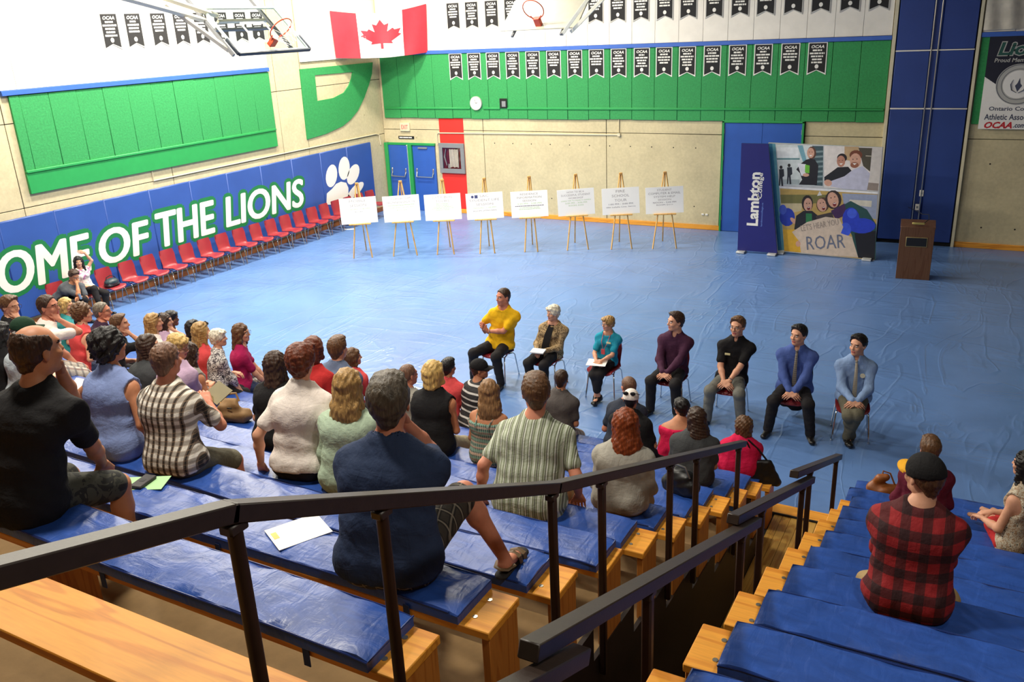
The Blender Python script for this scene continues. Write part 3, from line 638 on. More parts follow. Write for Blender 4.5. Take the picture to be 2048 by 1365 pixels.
pe(910, 560, 66, 76, (52, 40, 38)); pe(908, 562, 44, 64, SK, -.25); pe(920, 598, 15, 17, (130, 46, 46)); pe(892, 546, 6, 4, (50, 34, 30)); pe(922, 538, 6, 4, (50, 34, 30)); pp_([(909, 587), (933, 585), (929, 592), (913, 594)], (246, 240, 234)); pp_([(960, 620), (1050, 570), (1180, 640), (1255, 760), (1250, 1040), (1100, 1020), (1060, 850)], (38, 78, 76)); pp_([(1080, 830), (1252, 810), (1242, 1044), (1110, 1026)], (26, 26, 34)); pp_([(890, 650), (1000, 590), (1020, 680), (930, 720)], (70, 40, 84))
pe(1052, 720, 70, 98, (42, 64, 196)); pe(1140, 770, 110, 62, (40, 66, 200)); pe(1010, 800, 44, 56, (60, 90, 220)); pe(1060, 670, 40, 40, (66, 96, 224))
pp_([(578, 820), (700, 740), (850, 698), (960, 712), (990, 780), (970, 830), (1060, 860), (1110, 1024), (780, 1000), (650, 985), (640, 900)], (216, 196, 176)); pe(628, 915, 20, 24, SK)
def ptext(body, x, y_, w_, h, c, rot=0.):
    if c not in PC: PC[c] = len(PMATS); PMATS.append(mat('print_%d_%d_%d' % c, S(*c), .5, var=.1, scale=9))
    a, b = dpt(x-w_/2, y_), dpt(x+w_/2, y_-w_*rot); W = math.hypot(b[0]-a[0], b[1]-a[1]); H = dpt(x, y_-h/2)[1]-dpt(x, y_+h/2)[1]; d = np.array([(b[0]-a[0])/W, 0, (b[1]-a[1])/W]); u_ = np.array([-d[2], 0, d[0]])
    put_text(pm, fit_text(body, W, H, .0), ((a[0]+b[0])/2-14, -.012, (a[1]+b[1])/2), d, u_, PC[c])
ptext("LET'S HEAR YOU", 800, 790, 300, 50, (168, 152, 140), .18); ptext('ROAR', 850, 910, 310, 110, (112, 118, 138), .06)
pm.build('photo_print', PMATS, dw, smooth=False)
# ---- lectern
M_wal = plank_wood('walnut_veneer', S(100, 68, 46), 'Z', .75, .5)
le = empty('lectern', (16.13, -3.08, 0), 'brown wood lectern with black front plaque on the blue floor', 'lectern', rot=(0, 0, R(5)))
MB().box((0, -.21, .57), (.66, .02, 1.14), .004).build('front_panel', M_wal, le)
for sx in (-1, 1): MB().box((sx*.32, 0, .57), (.02, .42, 1.14), .004).build('side_panel', M_wal, le)
MB().box((0, .03, 1.155), (.68, .5, .025), .005, Matrix.Rotation(R(8), 3, 'X')).build('top', M_wal, le); MB().box((0, -.04, .05), (.62, .34, .03), .004).build('base_board', M_wal, le)
MB().box((0, -.226, .82), (.42, .01, .21), .003).build('plaque_border', mat('brass_edge', S(170, 150, 100), .4, .5), le); MB().box((0, -.232, .82), (.39, .008, .18), .002).build('plaque', M_black2, le)
MB().box((0, -.14, 1.2), (.24, .05, .04), .008).build('reading_lamp', mat('brass_lamp', S(206, 190, 110), .35, .6), le)
MB().tube([(.12, .05, 1.18), (.2, .1, 1.25), (.19, .25, 1.32), (.08, .6, 1.25), (-.05, 2.0, 1.05), (-.19, 2.93, .93)], .008, 6).build('cable', M_black2, le)
# ---- right-hand hanging banner and white drape
bn = empty('hanging_banner', (17.65, -.09, 2.8), 'tall navy and white athletic association banner on the green panels', 'banner')
def cl(pts, m_, nm, off): MB().poly([(a-17.65, b-2.8) for a, b in pts], .006, (0, -off, 0), (1, 0, 0), (0, 0, 1)).build(nm, m_, bn, smooth=False)
cl([(16.95, 2.8), (18.35, 2.8), (18.35, 4.84), (16.95, 4.84)], M_fwhite, 'cloth', 0.); cl([(16.95, 3.95), (17.2, 3.78), (17.65, 3.9), (18.1, 3.5), (18.35, 3.45), (18.35, 4.84), (16.95, 4.84)], mat('banner_navy', S(24, 26, 44), .7), 'navy_field', .007)
MB().tube([(-.02+0, -.016, .98), (-.02, -.02, .98)], .44, 40).build('seal', M_silver, bn); MB().tube([(-.02, -.019, .98), (-.02, -.0215, .98)], .30, 36).build('seal', M_fwhite, bn)
g = MB(); X, Z = (1, 0, 0), (0, 0, 1)
g.ring((-.02, -.021, .98), .42, .006, (0, 1, 0), 40, 4, 0); g.ring((-.02, -.022, .98), .33, .004, (0, 1, 0), 40, 4, 0)
for sx in (-1, 1): g.tube([(-.02+sx*.02, -.024, .80), (-.02+sx*.12, -.024, .86), (-.02+sx*.15, -.024, .98), (-.02+sx*.11, -.024, 1.08)], [.018, .026, .024, .006], 6, 0, True, .3)
g.poly([(-.08, .95), (-.02, .82), (.06, .95), (.02, 1.0), (0, 1.12), (-.04, 1.0)], .001, (0, -.0225, 0), X, Z, 0)
put_text(g, fit_text('Ontario Colleges', 1.02, .12, .02), (-.02, -.0075, .44), X, Z, 0); put_text(g, fit_text('Athletic Association', 1.16, .13, .02), (-.02, -.0075, .27), X, Z, 0)
put_text(g, fit_text('OCAA', .56, .15, .04, .3), (-.3, -.0075, .09), X, Z, 1); put_text(g, fit_text('.com', .24, .08, .03, .2), (.12, -.0075, .075), X, Z, 0)
put_text(g, fit_text('Lions', 1.0, .32, .075, .2), (-.02, -.0142, 1.74), X, Z, 2); put_text(g, fit_text('Lions', .96, .28, .03, .2), (-.02, -.0152, 1.74), X, Z, 3); put_text(g, fit_text('Proud Member of the', 1.1, .09, .02, .15), (0, -.0142, 1.5), X, Z, 2)
g.build('lettering', [mat('banner_grey_ink', S(70, 74, 96), .7, var=0), mat('banner_red_ink', S(196, 34, 44), .7, var=0), M_silver, mat('banner_teal_ink', S(34, 84, 74), .7, var=0)], bn, smooth=False)
vs, fs = [], []; n, m = 40, 10
for t_ in (0, 1):
    for j in range(m+1):
        for i in range(n+1):
            x, z_ = 16.8+i/n*2.6, 4.95+j/m*1.6-.25*max(0, (i/n-.3))*(1-j/m)*0; vs.append((x, -.12-.03*math.sin(i*.9+j*.3)-.02*math.sin(i*.37)+t_*.006, z_))
N_ = (n+1)*(m+1)
for j in range(m):
    for i in range(n): a = j*(n+1)+i; fs += [(a, a+1, a+n+2, a+n+1), (N_+a, N_+a+n+1, N_+a+n+2, N_+a+1)]
MB().add(vs, fs).build('wall_drape', mat('white_drape_cloth', S(208, 200, 184), .8), label='white cloth drape hung above the athletic banner', cat='drape')
# ---- basketball backboards folded up under the roof
def frame_from(c, B, name, label, A):
    A, B = Vector(A), Vector(B).normalized(); rot = Matrix((A, B, A.cross(B))).transposed()
    o = empty(name, c, label, 'basketball hoop'); o.rotation_euler = rot.to_euler(); return o, c, rot
def net_rim(o, rim_m, z0=.15, yb=-.40, ball=False):
    MB().ring((0, yb, z0+.26), .23, .011, (0, 1, 0), 28, 8).build('rim', rim_m, o)
    b = MB(); b.box((0, yb, .1), (.14, .1, .2), .01).tube([(-.05, yb, .1), (-.12, yb, .25)], .012, 6).tube([(.05, yb, .1), (.12, yb, .25)], .012, 6); b.build('bracket', rim_m, o)
gl = NB('tempered_glass'); gl.rough(.02); gl.b.inputs['Transmission Weight'].default_value = 1.; gl.b.inputs['IOR'].default_value = 1.02; gl.color((.86, .93, .92, 1)); M_glass = gl.m
M_rim = mat('orange_rim_paint', S(206, 76, 44), .4, var=.08); M_cream = mat('cream_pole_paint', S(236, 230, 208), .45, var=.04); M_padb = mat('dark_edge_pad', S(38, 48, 62), .5)
h1, c1_, r1 = frame_from((5.19, -10.44, 5.65), (-.69, 0, .72), 'basketball_hoop', 'glass basketball backboard with orange rim hanging by white pennants', (0, 1, 0))
MB().box((0, 0, 0), (1.80, 1.04, .012), .002).build('glass_board', M_glass, h1)
fr = MB()
for p_, q_ in (((-.9, .53, 0), (.9, .53, 0)), ((-.9, -.53, 0), (-.9, .53, 0)), ((.9, -.53, 0), (.9, .53, 0)), ((-.9, -.53, 0), (.9, -.53, 0))): fr.beam(p_, q_, .05, .035, .004)
fr.build('edge_frame', mat('pale_frame', S(196, 214, 206), .4), h1)
MB().beam((-.93, -.56, 0), (.93, -.56, 0), .05, .07, .012).beam((-.93, -.56, 0), (-.93, -.2, 0), .05, .07, .012).beam((.93, -.56, 0), (.93, -.2, 0), .05, .07, .012).build('edge_padding', M_padb, h1)
t = MB()
for p_, q_ in (((-.3, -.3, .009), (.3, -.3, .009)), ((-.3, .15, .009), (.3, .15, .009)), ((-.3, -.3, .009), (-.3, .15, .009)), ((.3, -.3, .009), (.3, .15, .009))): t.beam(p_, q_, .05, .002)
t.build('target_square', M_ink, h1, smooth=False); net_rim(h1, M_rim)
nt = MB()
for i in range(12):
    a = 2*math.pi*i/12; b2 = 2*math.pi*(i+.5)/12
    for da in (.5, -.5):
        a2 = 2*math.pi*(i+da)/12; nt.tube([(.23*math.cos(a), -.40, .41+.23*math.sin(a)), (.17*math.cos(a2), -.56, .41+.17*math.sin(a2)), (.12*math.cos(a), -.72, .41+.12*math.sin(a))], .004, 4)
nt.build('net', M_ink, h1)
st = MB(); st.beam((-.95, -.5, -.09), (-.95, .9, -.09), .05, .06, .004).beam((.6, -.5, -.09), (.6, .9, -.09), .05, .06, .004).beam((-.95, .1, -.09), (.6, .1, -.09), .05, .05, .004); st.build('back_frame', M_grey, h1)
h2, c2_, r2 = frame_from((8.6, -5.4, 5.73), (0, .78, .627), 'basketball_hoop', 'grey basketball backboard with orange rim at the top of view', (1, 0, 0))
MB().box((0, 0, 0), (1.80, 1.05, .03), .01).build('board', mat('grey_fibre_board', S(190, 188, 172), .5, var=.04), h2); net_rim(h2, M_rim)
MB().beam((-.6, -.62, -.08), (-.6, .6, -.08), .05, .05, .004).beam((.55, -.62, -.08), (.55, .6, -.08), .05, .05, .004).build('back_frame', M_grey, h2)
def struts(o, c, rot, lp_list, tops, name='support_pole'):
    ri = rot.transposed()
    for lp_, tp in zip(lp_list, tops):
        q = ri @ (Vector(tp)-Vector(c)); MB().beam(lp_, q, .07, .07, .006).build(name, M_cream, o)
def ray(u, v, dep): return CAM+dep*(CF+(u-1024)/FPX*CR-(v-682.5)/FPX*CU)
struts(h1, c1_, r1, [(-.92, .35, -.1), (-.55, .45, -.1), (-.92, -.35, -.12)], [ray(190, -20, 12.5), ray(245, -32, 13.2), ray(330, 8, 14.5)])
MB().beam((-.6, .35, -.14), (.7, .35, -.14), .06, .06, .006).build('support_pole', M_cream, h1)
struts(h2, c2_, r2, [(.55, -.55, -.12), (.72, -.45, -.14)], [ray(1225, -70, 15.8), ray(1262, -60, 14.8)])
# ================================================================== THE STANDS
RUN, RISE, Y0, Z0 = .671, .266, -14.04, .515     # far edge of the lowest seat board and its height
XL, XR = 15.65, 16.5                              # aisle sides
ROFF = .19                                        # right block sits a little further forward
def seat_y(k, right=False): return Y0-RUN*k+(ROFF if right else 0)
def seat_z(k): return Z0+RISE*k
M_step = concrete('stand_concrete', S(138, 110, 70))
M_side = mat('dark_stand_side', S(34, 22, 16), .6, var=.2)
def terrace(name, x0, x1, right):
    """stepped concrete: treads of one block, each tread a piece"""
    for k in range(1, 14):
        yb = seat_y(k, right)+.2
        MB().span(x0+.03, x1-.03, -27, yb, RISE*k-.05-RISE, RISE*k-.0-.03, .006).build(name, M_step, kind='structure')
terrace('stand_step', .6, XL, False); terrace('stand_step', XR, 26, True)
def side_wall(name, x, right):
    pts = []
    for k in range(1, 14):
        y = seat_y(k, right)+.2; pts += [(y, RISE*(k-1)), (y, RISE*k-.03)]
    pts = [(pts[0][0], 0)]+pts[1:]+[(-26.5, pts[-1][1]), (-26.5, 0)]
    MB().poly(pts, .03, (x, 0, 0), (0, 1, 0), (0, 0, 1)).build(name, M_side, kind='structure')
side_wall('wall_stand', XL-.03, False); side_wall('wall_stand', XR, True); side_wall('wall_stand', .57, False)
def cushion_vinyl():
    q = NB('blue_cushion_vinyl'); q.rough(.37, spec=.55)
    n = q.noise(4, 5, q.mapped((1.1, 2.6, 1), (0, 0, .7)), dist=1.4); f = q.noise(22, 4); wr = q.noise(7, 3, q.mapped((2.2, .8, 1), (0, 0, -.35)), dist=.8)
    c = S(44, 82, 164); q.color(q.ramp(n, [(.3, dk(c, .8)), (.7, dk(c, 1.15))])); q.bump(q.mix(.1, q.mix(.5, n, wr), f), .3, .035); return q.m
M_cush = cushion_vinyl()
M_pipe = mat('navy_piping', S(26, 52, 118), .4, var=.05)
M_strap = mat('navy_strap', S(22, 44, 92), .7)
M_bolt = mat('zinc_bolt', S(176, 172, 160), .35, .8, var=.05)
BD = .30                                          # seat board depth
def bench(k, x0, x1, right, label):
    y, z = seat_y(k, right), seat_z(k)
    b = empty('bench', ((x1 if not right else x0), y-BD/2, RISE*k-.03), label, 'bench', 'benches of the stands'); ox, oy, oz = b.location
    MB().span(x0-ox, x1-ox, -BD/2, BD/2, z-.045-oz, z-oz, .005).build('seat_board', M_pine, b)
    xs = [x1-.03] if not right else [x0+.03]
    xs += list(np.arange(x0+1., x1-.6, 1.9))
    for i, x in enumerate(xs):
        MB().span(x-.022-ox, x+.022-ox, -BD/2+.015, BD/2-.015, 0, z-.045-oz, .004).build('support_board', M_pineZ, b)
        if i == 0 or k > 9:
            dx = -.09 if (not right and i == 0) else .09
            if i: dx = 0
            for yy in (-.07, .07): MB().tube([(x-ox+dx, yy, z-oz-.001), (x-ox+dx, yy, z-oz+.003)], .013, 10).build('bolt', M_bolt, b)
    return b
def cushion(k, x0, x1, right, label, seed):
    rnd = random.Random(seed); y, z = seat_y(k, right)-BD/2, seat_z(k)
    W, T = .315, .058; L = x1-x0; n = max(8, int(L/.05)); prof = []
    for (a, b) in ((-1, 0), (-1, .75), (-.955, .97), (-.6, 1.08), (-.2, 1.13), (.2, 1.13), (.6, 1.08), (.955, .97), (1, .75), (1, 0)): prof.append((a*W/2, b*T))
    m = len(prof); vs, fs = [], []; ph = [rnd.uniform(0, 6.28) for _ in range(8)]
    for i in range(n+1):
        t = i/n*L; e = min(1., min(t, L-t)/.05); edge = .82+.18*e
        dyy = .008*math.sin(t*1.3+ph[0])+.004*math.sin(t*4.1+ph[1])
        for j, (a, b) in enumerate(prof):
            top = b > T*.9
            w_ = (.003*math.sin(t*23+a*30+ph[2])+.0028*math.sin(t*37-a*22+ph[3])*(.5+.5*math.sin(t*2.1+ph[6]))+.004*math.sin(t*9+a*14+ph[4])) if top else .0012*math.sin(t*40+ph[5])
            vs.append((t-L/2, dyy+a, b*(edge if top else 1)+w_+.001))
    for i in range(n):
        for j in range(m): fs.append((i*m+j, (i+1)*m+j, (i+1)*m+(j+1) % m, i*m+(j+1) % m))
    fs += [tuple(range(m)), tuple(reversed(range(n*m, n*m+m)))]
    c = MB().add(vs, fs).build('bench_cushion', M_cush, None, (x0+L/2, y, z), None, label=label, cat='cushion', group='blue bench cushions')
    pp = MB()
    for a in (-1, 1):
        pp.tube([(i/n*L-L/2, .008*math.sin(i/n*L*1.3+ph[0])+.004*math.sin(i/n*L*4.1+ph[1])+a*W/2*.985, T*.93*(.82+.18*min(1., min(i/n*L, L-i/n*L)/.05))) for i in range(0, n+1, 2)], .0045, 5)
        pp.tube([(a*(L/2-.002), -W/2*.98, T*.78), (a*(L/2-.002), W/2*.98, T*.78)], .0045, 5)
    pp.build('piping', M_pipe, c)
    for x in np.arange(-L/2+.35, L/2-.2, 1.25):
        MB().box((x, -W/2-.004, -.03), (.035, .005, .11), .001).build('strap', M_strap, c)
    return c
RN = ['front', 'second', 'third', 'fourth', 'fifth', 'sixth', 'seventh', 'eighth', 'ninth', 'tenth', 'eleventh', 'twelfth', 'thirteenth']
for k in range(13):
    bench(k, 1.0, XL, False, f'varnished pine bench, {RN[k]} row up of the left stand'+(', bare of any cushion' if k == 11 else ''))
    if k == 11: continue
    end = XL-.03-[.10, .10, .12, .14, .10, .13, .13, .02, .13, .13, .10, .1, .1][k]
    ivs = [(1.1, end)]
    if k == 4: ivs = [(1.1, 9.05), (10.15, end)]
    if k == 12: ivs = [(1.1, 15.05)]
    for i, (a, b) in enumerate(ivs):
        cushion(k, a, b, False, f'long blue vinyl cushion on the {RN[k]} row of the left stand'+('' if len(ivs) == 1 else (', far end part' if i == 0 else ', part by the aisle')), k*7+i)
for k in range(12):
    bench(k, XR, 24, True, f'varnished pine bench, {RN[k]} row up of the right stand')
    cushion(k, XR+.15-(.1 if k in (0, 1) else 0)-(.0 if k > 3 else .05), 23.5, True, f'long blue vinyl cushion on the {RN[k]} row of the right stand', 100+k)
# ---- handrails
M_rail = mat('dark_brown_rail_paint', S(52, 40, 34), .42, var=.15, scale=20, bump=.1, bscale=90)
M_post = mat('rust_brown_post_paint', S(46, 26, 18), .5, var=.2, scale=15)
def handrail(label, x, pts, posts, base, right, xo=None):
    r = empty('handrail', (x, pts[-1][0], 0), label, 'handrail'); oy = pts[-1][0]
    for i in range(len(pts)-1):
        (ya, za), (yb, zb) = pts[i], pts[i+1]; dx = (xo[i] if xo else 0)
        MB().beam((dx, ya-oy, za-.028), (dx, yb-oy, zb-.028), .062, .056, .004, ext=.012).build('rail', M_rail, r)
    for (y, ztop, dx, sq) in posts:
        zb = base(y); mb = MB()
        mb.box((dx, y-oy, (ztop+zb)/2-.03), (.042, .042, ztop-zb-.05), .008) if sq else mb.tube([(dx, y-oy, zb), (dx, y-oy, ztop-.05)], .023, 12)
        p = mb.build('post', M_post, r)
        MB().box((dx, y-oy, ztop-.075), (.05, .07, .035), .006).build('bracket', M_rail, p)
    return r
def tread(y, right=False):
    k = (Y0+.2+(ROFF if right else 0)-y)/RUN; return max(0, math.floor(k))*RISE-.03
AX = 15.68
A = [hit(u, v, 0, AX)[1:] for u, v in ((0, 1122), (455, 1006), (1110, 965), (1487, 882))]
A[0] = A[0]+(A[0]-A[1])*1.0
def on(pts, y):
    for (ya, za), (yb, zb) in zip(pts[:-1], pts[1:]):
        if min(ya, yb)-1e-6 <= y <= max(ya, yb)+1e-6: return za+(zb-za)*(y-ya)/(yb-ya)
    return pts[-1][1]
py = [hit(u, v, 0, AX)[1] for u, v in ((460, 1010), (760, 994), (1103, 972), (1203, 948), (1341, 917), (1394, 903), (1478, 886))]
handrail('dark metal handrail along the aisle end of the left stand, many posts', AX, A, [(y, on(A, y), 0, i > 1) for i, y in enumerate(py)], lambda y: min(tread(y), seat_z((Y0-y)/RUN)-.3)-.1, False)
BX = 16.42
B_ = [[(-22.9, 4.52), (-21.15, 3.70)], [(-21.42, 3.90), (-18.60, 2.73)], [(-19.02, 2.97), (-16.45, 1.91)], [(-17.05, 2.25), (-14.50, 1.18)]]
rb = empty('handrail', (BX, -14.5, 0), 'dark metal handrail in four overlapping lengths along the right stand', 'handrail')
for i, ((ya, za), (yb, zb)) in enumerate(B_):
    MB().beam((.05-.035*i, ya+14.5, za-.03), (.05-.035*i, yb+14.5, zb-.03), .066, .056, .004).build('rail', M_rail, rb)
for (y, i) in ((-21.9, 0), (-20.45, 1), (-18.95, 1), (-18.3, 2), (-16.85, 2), (-16.3, 3), (-14.7, 3)):
    zt = on(B_[i], y); zb = tread(y, True)
    p = MB().box((.05-.035*i, y+14.5, (zt+zb)/2-.03), (.042, .042, zt-zb-.05), .008).build('post', M_post, rb)
    MB().box((.05-.035*i, y+14.5, zt-.075), (.05, .07, .035), .006).build('bracket', M_rail, p)
# ================================================================== PEOPLE
def smin(a, b, k): h = np.clip(.5+.5*(b-a)/k, 0, 1); return b*(1-h)+a*h-k*h*(1-h)
class SDF:
    def __init__(s, lo, hi, h):
        s.lo = np.array(lo, np.float32); s.h = h; n = np.ceil((np.array(hi)-s.lo)/h).astype(int)+1
        s.ax = [s.lo[i]+h*np.arange(n[i], dtype=np.float32) for i in range(3)]; s.D = np.full(n, .3, np.float32)
    def sub(s, lo, hi):
        sl = []
        for i in range(3):
            a = max(0, int((lo[i]-s.lo[i])/s.h)); b = min(len(s.ax[i]), int((hi[i]-s.lo[i])/s.h)+2)
            if b-a < 1: return None, None
            sl.append(slice(a, b))
        return tuple(sl), (s.ax[0][sl[0]][:, None, None], s.ax[1][sl[1]][None, :, None], s.ax[2][sl[2]][None, None, :])
    def _put(s, sl, d, k, cut):
        s.D[sl] = np.maximum(s.D[sl], -d) if cut else smin(s.D[sl], d, k)
    def cone(s, a, b, ra, rb, k=.03, flat=None, cut=False):
        a, b = np.array(a, float), np.array(b, float); m = max(ra, rb)+k+.03
        sl, c = s.sub(np.minimum(a, b)-m, np.maximum(a, b)+m)
        if sl is None: return s
        p = [c[i]-a[i] for i in range(3)]; ba = b-a
        if flat is not None:                                # squash along unit axis n by factor f
            n, f = flat; n = np.array(n); q = (p[0]*n[0]+p[1]*n[1]+p[2]*n[2])*(1/f-1); p = [p[i]+n[i]*q for i in range(3)]; ba = ba+n*(ba @ n)*(1/f-1)
        t = np.clip((p[0]*ba[0]+p[1]*ba[1]+p[2]*ba[2])/max(ba @ ba, 1e-9), 0, 1)
        d = np.sqrt((p[0]-t*ba[0])**2+(p[1]-t*ba[1])**2+(p[2]-t*ba[2])**2)-(ra+t*(rb-ra))
        s._put(sl, d.astype(np.float32), k, cut); return s
    def ell(s, c0, r, k=.02, cut=False, R_=None):
        c0, r = np.array(c0, float), np.array(r, float); m = r.max()+k+.03; sl, c = s.sub(c0-m, c0+m)
        if sl is None: return s
        p = [c[i]-c0[i] for i in range(3)]
        if R_ is not None: p = [sum(p[j]*R_[j][i] for j in range(3)) for i in range(3)]
        q = np.sqrt((p[0]/r[0])**2+(p[1]/r[1])**2+(p[2]/r[2])**2)
        s._put(sl, ((q-1)*r.min()).astype(np.float32), k, cut); return s
    def half(s, p, n):
        """keep the side of the plane that n points away from"""
        n = np.array(n, float); n /= np.linalg.norm(n); d = (s.ax[0][:, None, None]-p[0])*n[0]+(s.ax[1][None, :, None]-p[1])*n[1]+(s.ax[2][None, None, :]-p[2])*n[2]
        s.D = np.maximum(s.D, d.astype(np.float32)); return s
    def ripple(s, amp, wl, seed, dirs=4):
        rnd = np.random.default_rng(seed); X, Y, Z = s.ax[0][:, None, None], s.ax[1][None, :, None], s.ax[2][None, None, :]; w = 0
        for i in range(dirs):
            d = rnd.normal(size=3); d /= np.linalg.norm(d); f = 2*np.pi/(wl*rnd.uniform(.6, 1.6)); w = w+np.sin(f*(X*d[0]+Y*d[1]+Z*d[2])+rnd.uniform(0, 6.28))
        s.D = s.D+(amp/dirs*1.6*w).astype(np.float32); return s
    def mesh(s):
        D = s.D; D[0], D[-1], D[:, 0], D[:, -1], D[:, :, 0], D[:, :, -1] = [np.maximum(x, .01) for x in (D[0], D[-1], D[:, 0], D[:, -1], D[:, :, 0], D[:, :, -1])]
        I = D < 0; c = np.zeros(np.array(D.shape)-1, np.int8)
        for dx in (0, 1):
            for dy in (0, 1):
                for dz in (0, 1): c += I[dx:dx+c.shape[0], dy:dy+c.shape[1], dz:dz+c.shape[2]]
        act = np.argwhere((c > 0) & (c < 8))
        if len(act) == 0: return np.zeros((0, 3)), []
        idx = np.full(c.shape, -1, np.int32); idx[tuple(act.T)] = np.arange(len(act))
        acc = np.zeros((len(act), 3)); cnt = np.zeros(len(act))
        val = lambda o: D[act[:, 0]+o[0], act[:, 1]+o[1], act[:, 2]+o[2]]
        for ax in range(3):
            o1, o2 = [i for i in range(3) if i != ax]
            for u in (0, 1):
                for w in (0, 1):
                    a = [0, 0, 0]; a[o1] = u; a[o2] = w; b = list(a); b[ax] = 1; va, vb = val(a), val(b); m = (va < 0) != (vb < 0)
                    t = np.where(m, va/np.where(m, va-vb, 1), 0); p = np.tile(np.array(a, float), (len(act), 1)); p[:, ax] = t; acc[m] += p[m]; cnt[m] += 1
        V = (act+acc/cnt[:, None])*s.h+s.lo; F = []
        for ax in range(3):
            o1, o2 = (ax+1) % 3, (ax+2) % 3; A = np.moveaxis(I, ax, 0); dif = np.moveaxis(A[:-1] != A[1:], 0, ax); ins = np.moveaxis(A[:-1], 0, ax)
            e = np.argwhere(dif); e = e[(e[:, o1] > 0) & (e[:, o2] > 0) & (e[:, o1] < D.shape[o1]-1) & (e[:, o2] < D.shape[o2]-1)]
            if not len(e): continue
            q = []
            for u, w in ((0, 0), (-1, 0), (-1, -1), (0, -1)):
                g = e.copy(); g[:, o1] += u; g[:, o2] += w; q.append(idx[tuple(g.T)])
            q = np.stack(q, 1); fl = ~ins[tuple(e.T)]; q[fl] = q[fl][:, ::-1]; F.append(q[(q >= 0).all(1)])
        return V, np.concatenate(F)
def np_mesh(name, V, F, mats, mi=None):
    me = bpy.data.meshes.new(name); me.vertices.add(len(V)); me.vertices.foreach_set('co', np.asarray(V, np.float32).ravel())
    n = len(F); me.loops.add(n*4); me.polygons.add(n); me.loops.foreach_set('vertex_index', np.asarray(F, np.int32).ravel())
    me.polygons.foreach_set('loop_start', np.arange(0, n*4, 4, dtype=np.int32)); me.polygons.foreach_set('loop_total', np.full(n, 4, np.int32))
    for m in mats: me.materials.append(m)
    if mi is not None: me.polygons.foreach_set('material_index', np.asarray(mi, np.int32))
    me.polygons.foreach_set('use_smooth', np.ones(n, bool)); me.update(calc_edges=True); return me
def nz(v): v = np.array(v, float); return v/np.linalg.norm(v)
def ik(a, c, l1, l2, pole):
    a, c = np.array(a, float), np.array(c, float); d = c-a; L = np.linalg.norm(d); mx = (l1+l2)*.995
    if L > mx: c = a+d/L*mx; d = c-a; L = mx
    L = max(L, abs(l1-l2)+.01); x = (l1*l1-l2*l2+L*L)/(2*L); h = math.sqrt(max(l1*l1-x*x, 0)); u = d/np.linalg.norm(d)
    p = np.array(pole, float); p = p-u*(p @ u); return a+u*x+nz(p)*h, c
def rz(t): c, s_ = math.cos(t), math.sin(t); return np.array([[c, -s_, 0], [s_, c, 0], [0, 0, 1]])
def rx(t): c, s_ = math.cos(t), math.sin(t); return np.array([[1, 0, 0], [0, c, -s_], [0, s_, c]])
def ry(t): c, s_ = math.cos(t), math.sin(t); return np.array([[c, 0, s_], [0, 1, 0], [-s_, 0, c]])
# ---- shared head: origin between the ears at eye height, y forward
def head_template(h, fem):
    g = SDF((-.11, -.14, -.22), (.11, .15, .15), h); j = .9 if fem else 1.
    g.ell((0, -.012, .032), (.081, .098, .086), .02); g.ell((0, .030, -.045), (.061*j, .066, .070), .03); g.ell((0, .066, -.098), (.026*j, .022, .018), .03)
    g.cone((-.042*j, .0, -.072), (.0, .06, -.098), .022, .018, .03); g.cone((.042*j, .0, -.072), (.0, .06, -.098), .022, .018, .03)
    g.cone((-.035, .079, .026), (.035, .079, .026), .014, .014, .02)
    for sx in (-1, 1): g.ell((sx*.033, .102, .004), (.020, .016, .013), cut=True); g.ell((sx*.040, .066, -.032), (.024, .024, .022), .02)
    g.cone((0, .092, .012), (0, .112, -.028), .008, .0125, .014); g.ell((0, .103, -.032), (.017, .012, .009), .008)
    g.cone((-.018, .088, -.064), (.018, .088, -.064), .0075, .0075, .008); g.cone((-.015, .087, -.075), (.015, .087, -.075), .008, .008, .008)
    for sx in (-1, 1):
        g.ell((sx*.083, -.010, -.010), (.010, .020, .032), .01, R_=rz(sx*.35)); g.ell((sx*.094, -.004, -.006), (.006, .010, .016), cut=True)
    g.cone((0, -.022, -.06), (0, -.040, -.21), .056*j, .062*j, .03)
    V, F = g.mesh(); c = V[F].mean(1); mi = np.zeros(len(F), int)
    mi[(abs(c[:, 0]) < .024) & (c[:, 2] < -.057) & (c[:, 2] > -.083) & (c[:, 1] > .082)] = 1
    mi[(abs(abs(c[:, 0])-.034) < .018) & (abs(c[:, 2]-.027+.1*abs(abs(c[:, 0])-.03)) < .0055) & (c[:, 1] > .06)] = 2
    return V, F, mi
HEADS = {}
def head(h, fem):
    if (h, fem) not in HEADS: HEADS[(h, fem)] = head_template(h, fem)
    return HEADS[(h, fem)]
